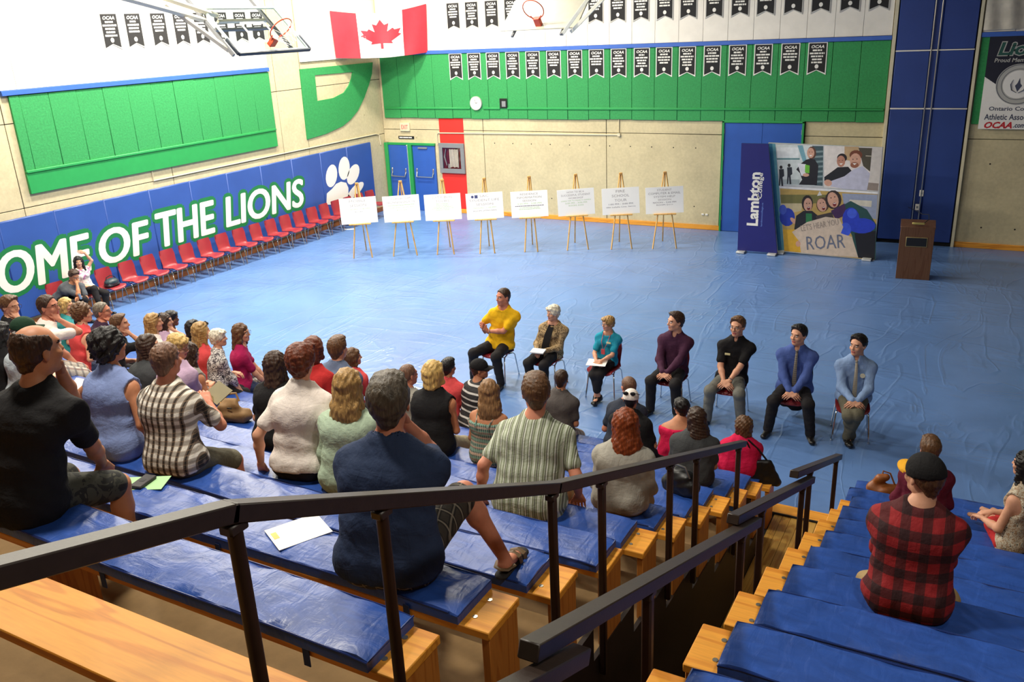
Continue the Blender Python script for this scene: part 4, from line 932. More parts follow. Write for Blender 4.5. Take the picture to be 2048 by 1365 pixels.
# ---- hand template: left hand, wrist at origin, fingers +y, palm -z, thumb +x
def hand_template(curl, spread=.0, h=.0055):
    g = SDF((-.07, -.04, -.11), (.09, .21, .05), h)
    for i, (x, L, r) in enumerate(((-.030, .058, .0082), (-.010, .074, .0092), (.011, .080, .0095), (.031, .072, .0092))):
        kn = np.array([x*1.05, .092-.006*abs(i-2), 0.]); g.cone((x*.5, .0, 0), kn, .0165, .0125, .012)
        p, a = kn, .15+curl*.5; d0 = nz((x*spread*8, 1, 0))
        for f, da in ((.45, 0), (.30, curl*.9), (.25, curl*.6)):
            a += da; d = np.array([d0[0]*math.cos(a), d0[1]*math.cos(a), -math.sin(a)]); q = p+d*L*f*1.25; g.cone(p, q, r, r*.88, .004); p = q; r *= .9
    g.cone((0, -.03, 0), (0, .03, 0), .024, .024, .015, flat=((0, 0, 1), .75))
    t0, t1, t2, t3 = (.018, .015, -.006), (.042, .048, -.016-.01*curl), (.050, .080, -.024-.02*curl), (.046-.01*curl, .105, -.03-.03*curl)
    g.cone(t0, t1, .0155, .0125, .012).cone(t1, t2, .0115, .0105, .005).cone(t2, t3, .0105, .0088, .004)
    return g.mesh()
HANDS = {'relaxed': hand_template(.55), 'flat': hand_template(.08, .04), 'grip': hand_template(1.15)}
def eye_mat():
    q = NB('eyeball'); q.rough(.2); sp = q.n('SeparateXYZ'); q.l(q.co(), sp.inputs[0]); mm = q.n('Math', operation='MULTIPLY'); mm.inputs[1].default_value = 85.; q.l(sp.outputs[1], mm.inputs[0])
    q.color(q.ramp(mm.outputs[0], [(0, (.75, .72, .68, 1)), (.84, (.06, .04, .03, 1))], True)); return q.m
EYE = MB().ball((0, 0, 0), .0118, 10, 8).mesh('eye', eye_mat())
def skin(name, c):
    q = NB(name); q.rough(.52, spec=.35); n = q.noise(16, 4); q.color(q.ramp(n, [(.3, dk(c, .88)), (.7, dk(c, 1.08))]))
    q.b.inputs['Subsurface Weight'].default_value = .0; q.bump(q.noise(120, 3), .06, .002); return q.m
SK_ = {'fair': skin('fair_skin', S(222, 164, 134)), 'tan': skin('tan_skin', S(198, 134, 98)), 'ruddy': skin('ruddy_skin', S(208, 136, 108)), 'dark': skin('brown_skin', S(120, 76, 54))}
LIP = mat('lip_skin', S(176, 92, 84), .45, var=.05)
def hairmat(name, c, c2=None):
    if 'hair_'+name in MATS: return MATS['hair_'+name]
    q = NB('hair_'+name); q.rough(.42, spec=.4); c2 = c2 or dk(c, 1.7); n = q.noise(5, 4, q.mapped((14, 14, 1.6)), dist=.6)
    q.color(q.ramp(n, [(.28, dk(c, .55)), (.5, c), (.72, c2)])); q.bump(n, .7, .012); MATS['hair_'+name] = q.m; return q.m
HC = {'dbrown': S(62, 42, 30), 'brown': S(98, 68, 44), 'lbrown': S(140, 104, 68), 'black': S(26, 22, 22), 'blonde': S(206, 170, 102), 'dblonde': S(170, 134, 82), 'white': S(224, 216, 196), 'grey': S(122, 112, 98), 'dgrey': S(84, 74, 62), 'red': S(134, 62, 28), 'auburn': S(104, 50, 30), 'shaved': S(116, 84, 66)}
def build_hair(style, h, s, seed):
    """hair in head coordinates"""
    z0 = -.62 if style in ('long', 'vlong', 'pony') else -.2
    if style == 'medium': z0 = -.3
    g = SDF((-.17, -.25 if style in ('long', 'vlong', 'pony', 'medium') else -.17, z0), (.17, .16, .19), h)
    def face(d=0., lowz=-.02): g.ell((0, .135+d, lowz), (.082, .098, .105), cut=True)
    if style in ('short', 'crew', 'fringe', 'spiky', 'shaved'):
        t = {'short': .016, 'crew': .009, 'fringe': .008, 'spiky': .018, 'shaved': .005}[style]
        g.ell((0, -.014, .034), (.082+t, .099+t, .088+t*1.1), .02); g.cone((-.0, -.055, -.02), (0, -.06, -.055), .060+t*.4, .046+t*.2, .03)
        if style == 'short': g.ell((0, .045, .108), (.064, .05, .024), .03)
        g.ell((0, .130, .004), (.090, .100, .098), cut=True); g.half((0, .050, .06), (0, 1, -.55)); g.half((0, .03, -.038), (0, .65, -1)); 
        for sx in (-1, 1): g.ell((sx*.095, .01, -.035), (.03, .055, .042), cut=True)
        if style == 'fringe': g.ell((0, .015, .135), (.088, .105, .085), cut=True); g.half((0, .04, 0), (0, 1, .1))
        g.ripple(.0035 if style != 'shaved' else .001, .03, seed)
    elif style == 'curly':
        g.ell((0, -.025, .04), (.116, .126, .116), .02); g.ell((0, -.06, -.03), (.092, .08, .085), .04); face(.0, -.03); g.ripple(.016, .042, seed, 6)
    elif style == 'pixie':
        g.ell((0, -.018, .038), (.103, .116, .104), .02); g.ell((0, -.065, -.03), (.075, .055, .07), .03); g.ell((.02, .07, .085), (.06, .045, .03), .03); face(.004, -.03)
        for sx in (-1, 1): g.ell((sx*.1, .02, -.045), (.035, .045, .045), cut=True)
        g.ripple(.007, .04, seed, 5)
    else:
        g.ell((0, -.018, .037), (.099, .114, .104), .02)
        if style == 'bob':
            g.cone((0, -.05, 0), (0, -.062, -.10), .100, .090, .04, flat=((0, 1, 0), .85))
            for sx in (-1, 1): g.cone((sx*.072, .0, .02), (sx*.074, .012, -.10), .036, .030, .03)
        elif style == 'medium':
            g.cone((0, -.05, 0), (0, -.085, -.20), .102, .100, .04, flat=((0, 1, 0), .75))
            for sx in (-1, 1): g.cone((sx*.074, .0, .02), (sx*.085, .0, -.18), .036, .030, .03)
        elif style in ('long', 'vlong'):
            e = -.36 if style == 'long' else -.46
            g.cone((0, -.05, 0), (0, -.105, -.20), .102, .112, .04, flat=((0, 1, 0), .68)); g.cone((0, -.10, -.18), (0, -.145, e), .118, .062, .04, flat=((0, 1, 0), .45))
            for sx in (-1, 1): g.cone((sx*.076, -.01, .02), (sx*.098, -.035, -.22), .036, .034, .03); g.cone((sx*.075, -.1, -.2), (sx*.105, -.12, e+.05), .038, .012, .03); g.cone((sx*.04, -.12, -.25), (sx*.05, -.16, e-.04), .03, .008, .02)
        elif style == 'pony':
            g.cone((0, -.1, .05), (0, -.15, -.02), .04, .035, .03); g.cone((0, -.15, -.02), (0, -.15, -.25), .038, .015, .03)
        face(-.002, -.03); g.ripple(.009, .05, seed, 6)
    V, F = g.mesh(); return V, F
def put_part(V, F, sc, M, t): return (V*sc) @ M.T+t, F
GLM = mat('glasses_frame', S(38, 30, 28), .3, var=0)
GLASS = MB()
for sx in (-1, 1): GLASS.ring((sx*.034, .112, .003), .021, .0018, (0, 1, 0), 16, 5, sx=1.2); GLASS.tube([(sx*.06, .108, .01), (sx*.084, .0, .01)], .0018, 5)
GLASS.tube([(-.012, .113, .006), (.012, .113, .006)], .0018, 5); GLASS = GLASS.mesh('glasses', GLM)
SHADES = MB()
for sx in (-1, 1): SHADES.ball((sx*.034, .085, .075), (.027, .012, .02), 12, 8); SHADES.tube([(sx*.06, .08, .08), (sx*.088, .0, .035)], .003, 5)
SHADES = SHADES.mesh('sunglasses', M_black2)
M_shoe = mat('black_shoe_leather', S(24, 22, 22), .3, var=.1); M_sandal = mat('tan_sandal_leather', S(110, 86, 56), .6); M_sole = mat('shoe_sole', S(40, 34, 30), .8); M_sneak = mat('grey_trainer', S(120, 118, 116), .7)
PEOPLE = []
def person(label, loc, yaw, headw, sex='m', w=1., fat=1., skn='fair', hair='short', hc='brown', hyaw=0., hpitch=0., hroll=0., shirt=None, sleeve='short', neck='crew', hem=.0, pants=None, plen='long',
           arms=('lap', 'lap'), hands=('relaxed', 'relaxed'), feet=None, floor=-.56, shoes=None, face=False, glasses=False, cap=None, shades=False, h=.016, knees=.12, legs=True, seed=0, s=None, extra=None, collar=False, sit=0., tank=None):
    """one seated figure; loc is the seat point under the hips, headw the head centre in the world"""
    loc = np.array(loc, float); Ri = rz(-yaw); hd = Ri @ (np.array(headw)-loc); hip = np.array([0, 0, .10])
    d = np.linalg.norm(hd-hip)
    if s is None: s = min(1.08, max(.90, d/.69))
    fem = sex == 'f'; w = w*s*(.93 if fem else 1.); hs = s*(.96 if fem else 1.02)
    lean = nz(hd-hip); NBs = hd+np.array([0, -.045, -.185])*hs; NBs = NBs*.6+(hip+lean*(d-.19*hs))*.4
    bk = np.cross(np.array([1., 0, 0]), lean); bk = nz(bk); bk = -bk if bk[1] > 0 else bk            # backwards from the spine
    C = hip+(NBs-hip)*.66+bk*.035; Wp = hip+(NBs-hip)*.30+bk*.03; SHd = {}
    lat = np.array([1., 0, 0])
    for sx in (-1, 1): SHd[sx] = NBs+lat*sx*.172*w+np.array([0, .0, -.105])*s+bk*.005
    def torso(g, e=0., k=.035, fr=.0):
        f = (tuple(bk), .74)
        g.cone(hip+lat*-.085*w+(0, -.01, -.005), hip+lat*.085*w+(0, -.01, -.005), .118*w*fat+e, .118*w*fat+e, k)
        g.cone(Wp-lat*.062*w+(0, .01, 0), Wp+lat*.062*w+(0, .01, 0), .112*w*fat+e, .112*w*fat+e, k+.02, f if fat < 1.12 else (tuple(bk), .92)); g.cone(hip, C, .125*w*fat+e, .128*w+e, k, f)
        g.cone(C-lat*.082*w, C+lat*.082*w, .112*w+e, .112*w+e, k+.02, (tuple(bk), .82)); g.cone(C, NBs, .11*w+e, .06*w+e, k+.02, f)
        g.cone(SHd[-1]+(0, 0, -.02), SHd[1]+(0, 0, -.02), .055*w+e, .055*w+e, k+.02, (tuple(bk), .92)); [g.cone(NBs+(0, 0, .004), SHd[sx]*.97+NBs*.03+(0, 0, .004), .056*w+e*.5, .046*w+e, k+.03) for sx in (-1, 1)]
        if fem:
            for sx in (-1, 1): q = C+lat*sx*.07*w-bk*.085*w+(0, 0, .01); g.ell(q, (.06*w+e, .06*w+e, .058*w+e), .03)
    # limbs
    KN, AN, HP, EL, HA = {}, {}, {}, {}, {}
    for i, sx in enumerate((-1, 1)):
        HP[sx] = hip+np.array([sx*.095*w, .02, -.012]); tgt = np.array([sx*knees*1.0, .40*s, floor+.085])
        if feet and feet[i] is not None: tgt = np.array(feet[i], float)
        KN[sx], AN[sx] = ik(HP[sx], tgt, .43*s, .42*s, (sx*.12, 1, .9))
        a = arms[i]
        sd = SHd[sx]; pole = (sx*.9, -.4, -.7)
        if a == 'lap': t_ = (sx*.07, .27*s, .215*s); pole = (sx*.7, -.7, -.7)
        elif a == 'knee': t_ = KN[sx]+(sx*-.02, -.06, .085)
        elif a == 'clasp': t_ = (sx*.032, .36*s, .20); pole = (sx*.75, -.5, -.8)
        elif a == 'side': t_ = (sx*.30*w, -.03, .06); pole = (sx*.5, -1, 0)
        elif a == 'sidefwd': t_ = (sx*.27*w, .16, .05); pole = (sx*.5, -1, 0)
        elif a == 'chin': t_ = hd+rz(hyaw) @ np.array([sx*.035, .10, -.135])*hs; pole = (sx*.25, .8, -1)
        elif a == 'cross': t_ = (sx*-.10, .17, .33*s); pole = (sx*1, .2, -.6)
        elif a == 'fore': t_ = KN[sx]+(sx*-.10, .02, .09); pole = (sx*1, -.2, -.8)
        else: t_ = a[0]; pole = a[1] if a[1] is not None else pole
        EL[sx], HA[sx] = ik(sd, t_, .285*s, .245*s, pole)
    lo = np.minimum.reduce([hd-.3]+[x-.13 for x in list(KN.values())+list(AN.values())+list(EL.values())+list(HA.values())]+[np.array([-.32, -.28, -.06])]); hi = np.maximum.reduce([hd+.16]+[x+.13 for x in list(KN.values())+list(AN.values())+list(EL.values())+list(HA.values())]+[np.array([.32, .3, .3])])
    # body
    g = SDF(lo, hi, h); torso(g, -.006); g.cone(NBs+(0, 0, -.03), hd+rz(hyaw) @ np.array([0, -.03, -.07])*hs, .062*hs*(.88 if fem else 1), .054*hs*(.88 if fem else 1), .03)
    am = .9 if fem else 1.
    for sx in (-1, 1):
        g.cone(SHd[sx], EL[sx], .050*s*am*w**.5, .040*s*am, .025); g.cone(EL[sx], EL[sx]+(HA[sx]-EL[sx])*.35, .039*s*am, .041*s*am, .02); g.cone(EL[sx]+(HA[sx]-EL[sx])*.35, HA[sx], .040*s*am, .024*s*am, .02)
        if legs:
            g.cone(HP[sx], KN[sx], .084*s*fat**.5, .056*s, .03); m_ = KN[sx]+(AN[sx]-KN[sx])*.3; g.cone(KN[sx], m_, .054*s, .055*s, .025); g.ell(m_+(0, -.018, 0), (.048*s, .05*s, .075*s), .02); g.cone(m_, AN[sx], .05*s, .032*s, .02)
            fd = nz([sx*.25, 1, 0]); tt = AN[sx]+fd*.15*s+(0, 0, -.055*s); g.cone(AN[sx]+(0, -.01, -.03), tt, .038*s, .028*s, .02, ((0, 0, 1), .8))
    V, F = g.mesh(); Vs, Fs, Ms = [V], [F], [np.zeros(len(F), int)]; n = len(V)
    hh = .0075 if face or h < .014 else .010
    HM = rz(hyaw) @ rx(hpitch) @ ry(hroll); hv, hf, hm = head(hh, fem); v_, f_ = put_part(hv, hf, hs, HM, hd); Vs.append(v_); Fs.append(f_+n); Ms.append(hm); n += len(v_)
    for i, sx in enumerate((-1, 1)):
        hv, hf = HANDS[hands[i]]; hv = hv.copy(); hf = hf.copy()
        if sx == 1: hv[:, 0] *= -1; hf = hf[:, ::-1]
        a = arms[i]; d_ = nz(HA[sx]-EL[sx]); down = np.array([0, 0, -1.])
        if a == 'chin': fd = nz(d_*.6+rz(hyaw) @ np.array([-sx*.4, -.3, .6])); pn = rz(hyaw) @ np.array([-sx*.3, -1., .2])
        elif a == 'clasp': fd = nz(d_*.4+np.array([-sx*.9, .35, -.35])); pn = np.array([-sx*.2, -.7, -.7])
        elif isinstance(a, str): fd = nz(d_*.8+np.array([-sx*.25 if a in ('lap', 'cross', 'fore') else 0, .3, -.25 if a != 'side' else -.1])); pn = down
        else: fd = nz(a[2]) if len(a) > 2 else d_; pn = np.array(a[3] if len(a) > 3 else down, float)
        zz = -(pn-fd*(pn @ fd)); zz = nz(zz); xx = np.cross(fd, zz); M = np.stack([xx, fd, zz], 1)
        v_, f_ = put_part(hv, hf, s*am*1.02, M, HA[sx]); Vs.append(v_); Fs.append(f_+n); Ms.append(np.zeros(len(f_), int)); n += len(v_)
    hmat = hairmat(hc, HC[hc])
    me = np_mesh('person', np.concatenate(Vs), np.concatenate(Fs), [SK_[skn], LIP, hmat], np.concatenate(Ms))
    P_ = obj('person', me, None, loc, (0, 0, yaw), label, 'person')
    # clothing
    if pants and legs:
        g = SDF(lo, hi, h); e = .012; g.cone(hip+lat*-.085*w+(0, -.01, -.005), hip+lat*.085*w+(0, -.01, -.005), .118*w*fat+.002, .118*w*fat+.002, .03); g.cone(hip, hip+(Wp-hip)*.5, .115*w*fat, .105*w*fat, .03, (tuple(bk), .74))
        g.half(hip+lean*.10, lean)
        for sx in (-1, 1):
            K, A_ = KN[sx], AN[sx]; u = K-HP[sx]
            if plen == 'short': g.cone(HP[sx], HP[sx]+u*.9, .086*s*fat**.5+e, .070*s+e, .03); continue
            g.cone(HP[sx], K, .084*s*fat**.5+e, .060*s+e, .03); g.ell(K, (.066*s+e,)*3, .03)
            if plen == 'skirt': continue
            q = A_+(K-A_)*(.0 if plen == 'long' else .32); g.cone(K, q, .060*s+e+.004, .05*s+e, .025); g.ell(K+(AN[sx]-K)*.3+(0, -.018, 0), (.056*s+e, .058*s+e, .085*s+e), .02)
        g.ripple(.0035, .11, seed+3, 5); V, F = g.mesh(); obj('shorts' if plen == 'short' else 'trousers', np_mesh('trousers', V, F, [pants]), P_)
    if shirt:
        g = SDF(lo, hi, h); e = .018+(.004 if not fem else .0); torso(g, e)
        for sx in (-1, 1):
            u = EL[sx]-SHd[sx]
            if sleeve == 'none': continue
            f = {'short': .68, 'cap': .38, 'long': 1., 'elbow': 1.}[sleeve]; g.cone(SHd[sx], SHd[sx]+u*f, .052*s*am*w**.5+.010, .048*s*am+(.015 if sleeve == 'short' else .008), .03)
            if sleeve in ('long', 'elbow'): q = EL[sx]+(HA[sx]-EL[sx])*(.95 if sleeve == 'long' else .45); g.ell(EL[sx], (.052*s*am+.008,)*3, .03); g.cone(EL[sx], q, .047*s*am+.012, .030*s*am+.012, .03)
        top = NBs+np.array([0, .02, .045])*s
        if collar: g.cone(NBs+(0, 0, -.02), NBs+np.array([0, .012, .055])*s, .074*hs, .064*hs, .012); g.half(NBs+np.array([0, 0, .058])*s, (0, -.25, 1)); g.ell(NBs+np.array([0, .085, .035])*s, (.03, .06, .06), cut=True)
        elif tank is not None: g.half(C+np.array([0, 0, tank]), (0, .15, 1))
        else:
            r_ = {'crew': .082, 'scoop': .105, 'v': .095}[neck]; g.ell(NBs+np.array([0, .035, .05])*s, (r_*hs, r_*1.05*hs, r_*.85*hs), cut=True)
            if sleeve == 'none':
                for sx in (-1, 1): g.ell(SHd[sx]+np.array([sx*.055*w, 0, -.02]), (.06*w, .10, .11), cut=True)
        g.half(np.array([0, 0, hem]), (0, .12, -1)); g.ripple(.0042, .13, seed, 5); g.ripple(.0018, .06, seed+9, 4)
        V, F = g.mesh(); obj('shirt', np_mesh('shirt', V, F, [shirt]), P_)
    if tank is not None and shirt:
        for sx in (-1, 1): MB().tube([C+np.array([sx*.07, .11, tank+.0]), NBs+np.array([sx*.085, .06, -.02]), NBs+np.array([sx*.09, -.02, .005]), NBs+np.array([sx*.085, -.075, -.06]), C+np.array([sx*.06, -.12, tank-.01])], .007, 5).build('shoulder_strap', shirt, P_)
    if hair:
        key = ('h', hair, h < .014 or face, seed % 3)
        if key not in HEADS: HEADS[key] = build_hair(hair, .0085 if key[2] else .011, 1., seed % 3)
        V, F = put_part(*HEADS[key], hs, HM, hd); obj('hair', np_mesh('hair', V, F, [hmat]), P_)
    if face:
        for sx in (-1, 1): e_ = obj('eye', EYE, P_, hd+HM @ np.array([sx*.033, .0835, .004])*hs, Matrix(HM.tolist()).to_euler()); e_.scale = (hs, hs, hs)
    if glasses: e_ = obj('glasses', GLASS, P_, hd, Matrix(HM.tolist()).to_euler()); e_.scale = (hs*1.02,)*3
    if shades: e_ = obj('sunglasses', SHADES, P_, hd+HM @ np.array([0, .0, .025])*hs, Matrix((HM @ rz(math.pi if shades == 'back' else 0.)).tolist()).to_euler()); e_.scale = (hs*(1.25 if shades == 'back' else 1.),)*3
    if cap:
        cm, bm_, rev = cap; g = SDF((-.14, -.15, -.03), (.14, .15, .19), .009); g.ell((0, -.012, .032), (.098, .118, .108), .02); g.half((0, 0, .008), (0, -.22, -1)); V, F = g.mesh()
        RM = HM @ rz(rev); V, F = put_part(V, F, hs, RM, hd); obj('cap', np_mesh('cap', V, F, [cm]), P_)
        vs, fs = [], []; nn = 14
        for t_ in (0, -.006):
            for r_ in (.0, .5, 1.):
                for j in range(nn+1):
                    a = math.pi*(j/nn); x = math.cos(a)*.084; y_ = .065+(math.sin(a)*.115+.0)*r_ if r_ else .04+math.sin(a)*.055; vs.append(hd+RM @ (np.array([x, y_, .034-.018*r_-1.6*x*x+t_])*hs))
        N2 = 3*(nn+1)
        for i in range(2):
            for j in range(nn): a = i*(nn+1)+j; fs += [(a, a+1, a+nn+2, a+nn+1), (N2+a, N2+a+nn+1, N2+a+nn+2, N2+a+1)]
        for j in range(nn): a = 2*(nn+1)+j; fs.append((a, a+1, N2+a+1, N2+a))
        MB().add(vs, fs).build('brim', bm_, P_)
    if shoes and legs:
        for sx in (-1, 1):
            A_ = AN[sx]; fd = nz([sx*.25, 1, 0]); sd = np.cross(fd, (0, 0, 1)); g = SDF(A_-.2, A_+.34, .011); z_ = -.062
            g.cone(A_+(0, 0, -.01)-fd*.02, A_+fd*.02+(0, 0, -.035), .046*s, .044*s, .02); g.cone(A_+(0, 0, z_+.012)-fd*.035, A_+fd*.16+(0, 0, z_+.008), .042*s, .040*s, .03, ((0, 0, 1), .8)); g.half(A_+(0, 0, -.085*s), (0, 0, -1)); g.half(A_+(0, 0, .025), (0, 0, 1)); V, F = g.mesh(); obj('shoe', np_mesh('shoe', V, F, [shoes]), P_)
    info = dict(o=P_, hd=hd, HM=HM, hs=hs, NB=NBs, C=C, SH=SHd, EL=EL, HA=HA, KN=KN, AN=AN, s=s, w=w, hip=hip, bk=bk)
    PEOPLE.append(info); return info
# ---- cloth patterns
def folds(q):
    """soft creases plus weave"""
    a = q.noise(5, 3, q.mapped((1.2, 1.2, 3.), (.5, .3, 0)), dist=1.5); b = q.noise(7, 3, q.mapped((3., 1.5, 1.), (0, .5, .4)), dist=1.2); q.bump(q.mix(.15, q.mix(.5, a, b), q.noise(70, 3)), .55, .022)
def cloth(name, c, rough=.85, var=.10):
    q = NB('cloth_'+name); q.rough(rough, spec=.25); c = S(*c); q.color(q.ramp(q.noise(9), [(.3, dk(c, 1-var)), (.7, dk(c, 1+var))])); folds(q); return q.m
def pattern(name, base, bands, rough=.85):
    """woven pattern: list of (axis, period m, width 0..1, colour, strength)"""
    q = NB('cloth_'+name); q.rough(rough); c = S(*base)
    for ax, per, wd, col, st in bands:
        m_ = q.ramp(q.wave(per, ax, .15), [(0, (0, 0, 0, 1)), (1-wd, (0, 0, 0, 1)), (min(.999, 1-wd+.06), (st, st, st, 1))]); c = q.mix(m_, c, S(*col))
    q.color(c); folds(q); return q.m
def floral(name, cols, scale=22):
    q = NB('cloth_'+name); q.rough(.85); n = q.noise(scale, 3, dist=1.2); st = [(i/len(cols)*.55+.24, S(*c)) for i, c in enumerate(cols)]; st[0] = (0, st[0][1]); q.color(q.ramp(n, st, True)); return q.m
W_ = (236, 230, 218)
C_plaid = pattern('brown_plaid', W_, [('X', .052, .42, (96, 74, 54), .85), ('Z', .056, .40, (86, 66, 50), .62), ('X', .052, .10, (30, 26, 24), .9), ('Z', .028, .10, (150, 120, 90), .5)])
C_redplaid = pattern('red_black_plaid', (148, 24, 30), [('X', .105, .48, (26, 14, 18), .72), ('Z', .105, .48, (20, 14, 20), .74)])
C_shplaid = pattern('dark_plaid_shorts', (58, 52, 46), [('X', .06, .3, (24, 22, 22), .8), ('Y', .06, .3, (26, 22, 22), .8), ('Y', .06, .06, (150, 140, 124), .8), ('X', .06, .06, (140, 130, 116), .7)])
C_ltplaid = pattern('light_plaid_shorts', (206, 198, 186), [('X', .07, .25, (120, 60, 56), .6), ('Y', .07, .25, (90, 90, 100), .6)])
C_stripe = pattern('green_stripe_shirt', (186, 194, 172), [('X', .030, .34, (104, 112, 78), .8), ('X', .060, .10, (70, 66, 52), .8), ('X', .045, .12, (222, 226, 214), .8)])
C_navystripe = pattern('black_white_stripe', (38, 36, 38), [('Z', .075, .22, (214, 210, 204), .9)])
C_multi = pattern('zigzag_sundress', (92, 142, 128), [('Z', .055, .4, (196, 150, 130), .8), ('Z', .034, .3, (58, 78, 76), .8), ('X', .02, .3, (210, 200, 180), .5)])
C_snake = floral('tan_print_jacket', [(150, 122, 84), (186, 158, 114), (112, 90, 62), (206, 184, 144)], 26)
C_floral = floral('black_white_floral', [(40, 38, 42), (226, 220, 216), (92, 84, 88), (232, 228, 222), (232, 228, 222)], 20)
C_dress = floral('speckled_dress', [(60, 50, 44), (206, 196, 176), (160, 130, 100), (220, 212, 196)], 48)
C_pinkfl = floral('white_pink_top', [(226, 218, 212), (234, 228, 220), (234, 228, 220), (190, 110, 160), (120, 60, 110)], 12)
C_camo = floral('dark_camo_shorts', [(46, 48, 42), (70, 70, 60), (36, 36, 34), (84, 82, 70)], 9)
K = {n: cloth(n, c) for n, c in dict(navy=(44, 58, 88), black=(28, 27, 29), blue=(132, 150, 200), iceblue=(196, 208, 214), white=(240, 230, 222), mint=(186, 208, 182), slate=(104, 118, 146), lilac=(206, 176, 204), purple=(66, 44, 66), coral=(226, 82, 84), teal=(38, 152, 180), yellow=(238, 186, 24), plum=(72, 38, 62), magenta=(168, 28, 84), charcoal=(66, 68, 70), brown=(86, 80, 78), grey=(168, 164, 154), hotpink=(214, 26, 78), maroon=(98, 26, 48), royal=(76, 98, 166), sky=(140, 168, 212), khaki=(176, 150, 106), pkhaki=(190, 176, 146), greyp=(112, 112, 106), olive=(104, 100, 84), dkp=(36, 34, 36), jean=(52, 62, 92), tgrey=(88, 92, 98), red=(200, 50, 50), tealtop=(60, 150, 150), dgreen=(34, 62, 44), dnavy=(44, 50, 64)).items()}
# ---- seated audience
def aud(label, k, px, lean=12., right=False, dx=0., yaw=None, hyaw=None, feetw=None, near=None, look=(10.9, -11.6), dback=0., handw=None, **kw):
    ys = seat_y(k, right)-.165-dback; zs = seat_z(k)+.062; best = None
    for dy in np.arange(-.08, .45, .01):
        p = hit(px[0], px[1], 1, ys+dy); d = math.hypot(p[1]-ys, p[2]-zs-.10); a = math.atan2(p[1]-ys, p[2]-zs-.10); c = abs(d-.69)+.35*abs(a-R(lean))
        if p[2] > zs+.3 and (best is None or c < best[0]): best = (c, p, d, a)
    p = best[1]; x = p[0]-dx; t = math.atan2(x-look[0], look[1]-ys)
    if yaw is None: yaw = t*.65
    else: yaw = R(yaw)
    hy = (t-yaw) if hyaw is None else R(hyaw)
    if feetw is not None: kw['feet'] = [None if f is None else rz(-yaw) @ (np.array(f)-np.array([x, ys, zs])) for f in feetw]
    if handw is not None:
        A_ = list(kw.get('arms', ('lap', 'lap'))); A_[handw[0]] = (rz(-yaw) @ (np.array(handw[1])-np.array([x, ys, zs])), None); kw['arms'] = tuple(A_)
    kw.setdefault('shoes', M_sneak if len(PEOPLE) % 3 else M_shoe); kw.setdefault('floor', -.60); kw.setdefault('h', .012 if (k >= 5 or right) else .0165)
    return person(label, (x, ys, zs), yaw, p, hyaw=hy, seed=len(PEOPLE)*5+1, **kw)
BRO, PRO = hit(436, 786, 1, seat_y(8)+.32), hit(172, 776, 1, seat_y(8)+.12)      # printed matter in the hands of two of the audience
shoe_w = np.array(hit(1010, 1118, 2, seat_z(8)+.062+.085))
navy = aud('man in navy T-shirt and plaid shorts, foot up on the next bench by the rail', 9, (778, 805), 14, dx=-.06, fat=1.12, w=1.12, skn='ruddy', hair='short', hc='dgrey', shirt=K['navy'], sleeve='short', pants=C_shplaid, plen='short', arms=('knee', 'chin'), shoes=False, feetw=(None, shoe_w), hem=.06)
plaid = aud('man in brown and white plaid shirt and olive shorts seen from behind', 8, (333, 720), 14, dx=-.12, fat=1.06, w=1.06, skn='ruddy', hair='crew', hc='shaved', handw=(1, BRO+(.0, -.10, -.03)), shirt=C_plaid, collar=True, pants=K['olive'], plen='short', arms=('knee', 'knee'), knees=.16, hem=.06)
bald = aud('balding man in black shirt and camouflage shorts, nearest on the left', 10, (75, 700), 18, dx=.05, fat=1.12, w=1.08, skn='tan', hair='fringe', hc='dbrown', shirt=K['black'], sleeve='short', collar=True, pants=C_camo, plen='short', arms=('chin', 'fore'), knees=.2, hyaw=-12)
aud('woman with curly black hair in sleeveless periwinkle top', 8, (220, 692), 12, dx=-.05, sex='f', fat=1.08, w=1.08, skn='tan', handw=(0, PRO+(.05, -.1, -.02)), hair='curly', hc='black', shirt=K['blue'], sleeve='none', pants=K['pkhaki'], arms=('lap', 'sidefwd'), hyaw=-14, hem=.0)
aud('man in dark green cap and pale blue shirt', 7, (50, 660), 14, skn='fair', hair='crew', hc='grey', shirt=K['iceblue'], pants=K['olive'], cap=(K['dgreen'], K['dgreen'], 0.), hyaw=-25, yaw=-8)
aud('woman in white T-shirt with short auburn hair, leaning on her hands', 7, (603, 722), 12, sex='f', w=1.05, skn='fair', hair='pixie', hc='auburn', shirt=K['white'], pants=K['dkp'], arms=('side', 'side'), hands=('flat', 'flat'), hem=.10, hyaw=8)
aud('woman with long wavy blonde hair in a pale mint knit top', 7, (697, 770), 10, sex='f', fat=1.12, w=1.05, skn='fair', hair='long', hc='dblonde', shirt=K['mint'], sleeve='elbow', pants=K['khaki'], arms=('lap', 'lap'), hem=-.04, hyaw=0)
aud('man in slate blue shirt with thick brown hair, lower rows', 3, (676, 697), 14, fat=1.15, w=1.2, skn='fair', hair='short', hc='brown', shirt=K['slate'], pants=K['dkp'], s=1.08)
aud('woman in black top with dark shoulder-length hair beside white T-shirt', 6, (552, 728), 14, sex='f', skn='fair', hair='medium', hc='dbrown', shirt=K['black'], pants=K['dkp'])
aud('blonde woman in lilac T-shirt and glasses looking down', 6, (357, 692), 18, sex='f', skn='fair', hair='pixie', hc='blonde', shirt=K['lilac'], pants=K['jean'], hyaw=-75, hpitch=-.25, glasses=True, arms=('lap', 'fore'))
aud('brunette woman in loose black top leaning forward', 6, (298, 692), 22, sex='f', skn='fair', hair='medium', hc='dbrown', shirt=K['charcoal'], pants=K['dkp'], hyaw=-45)
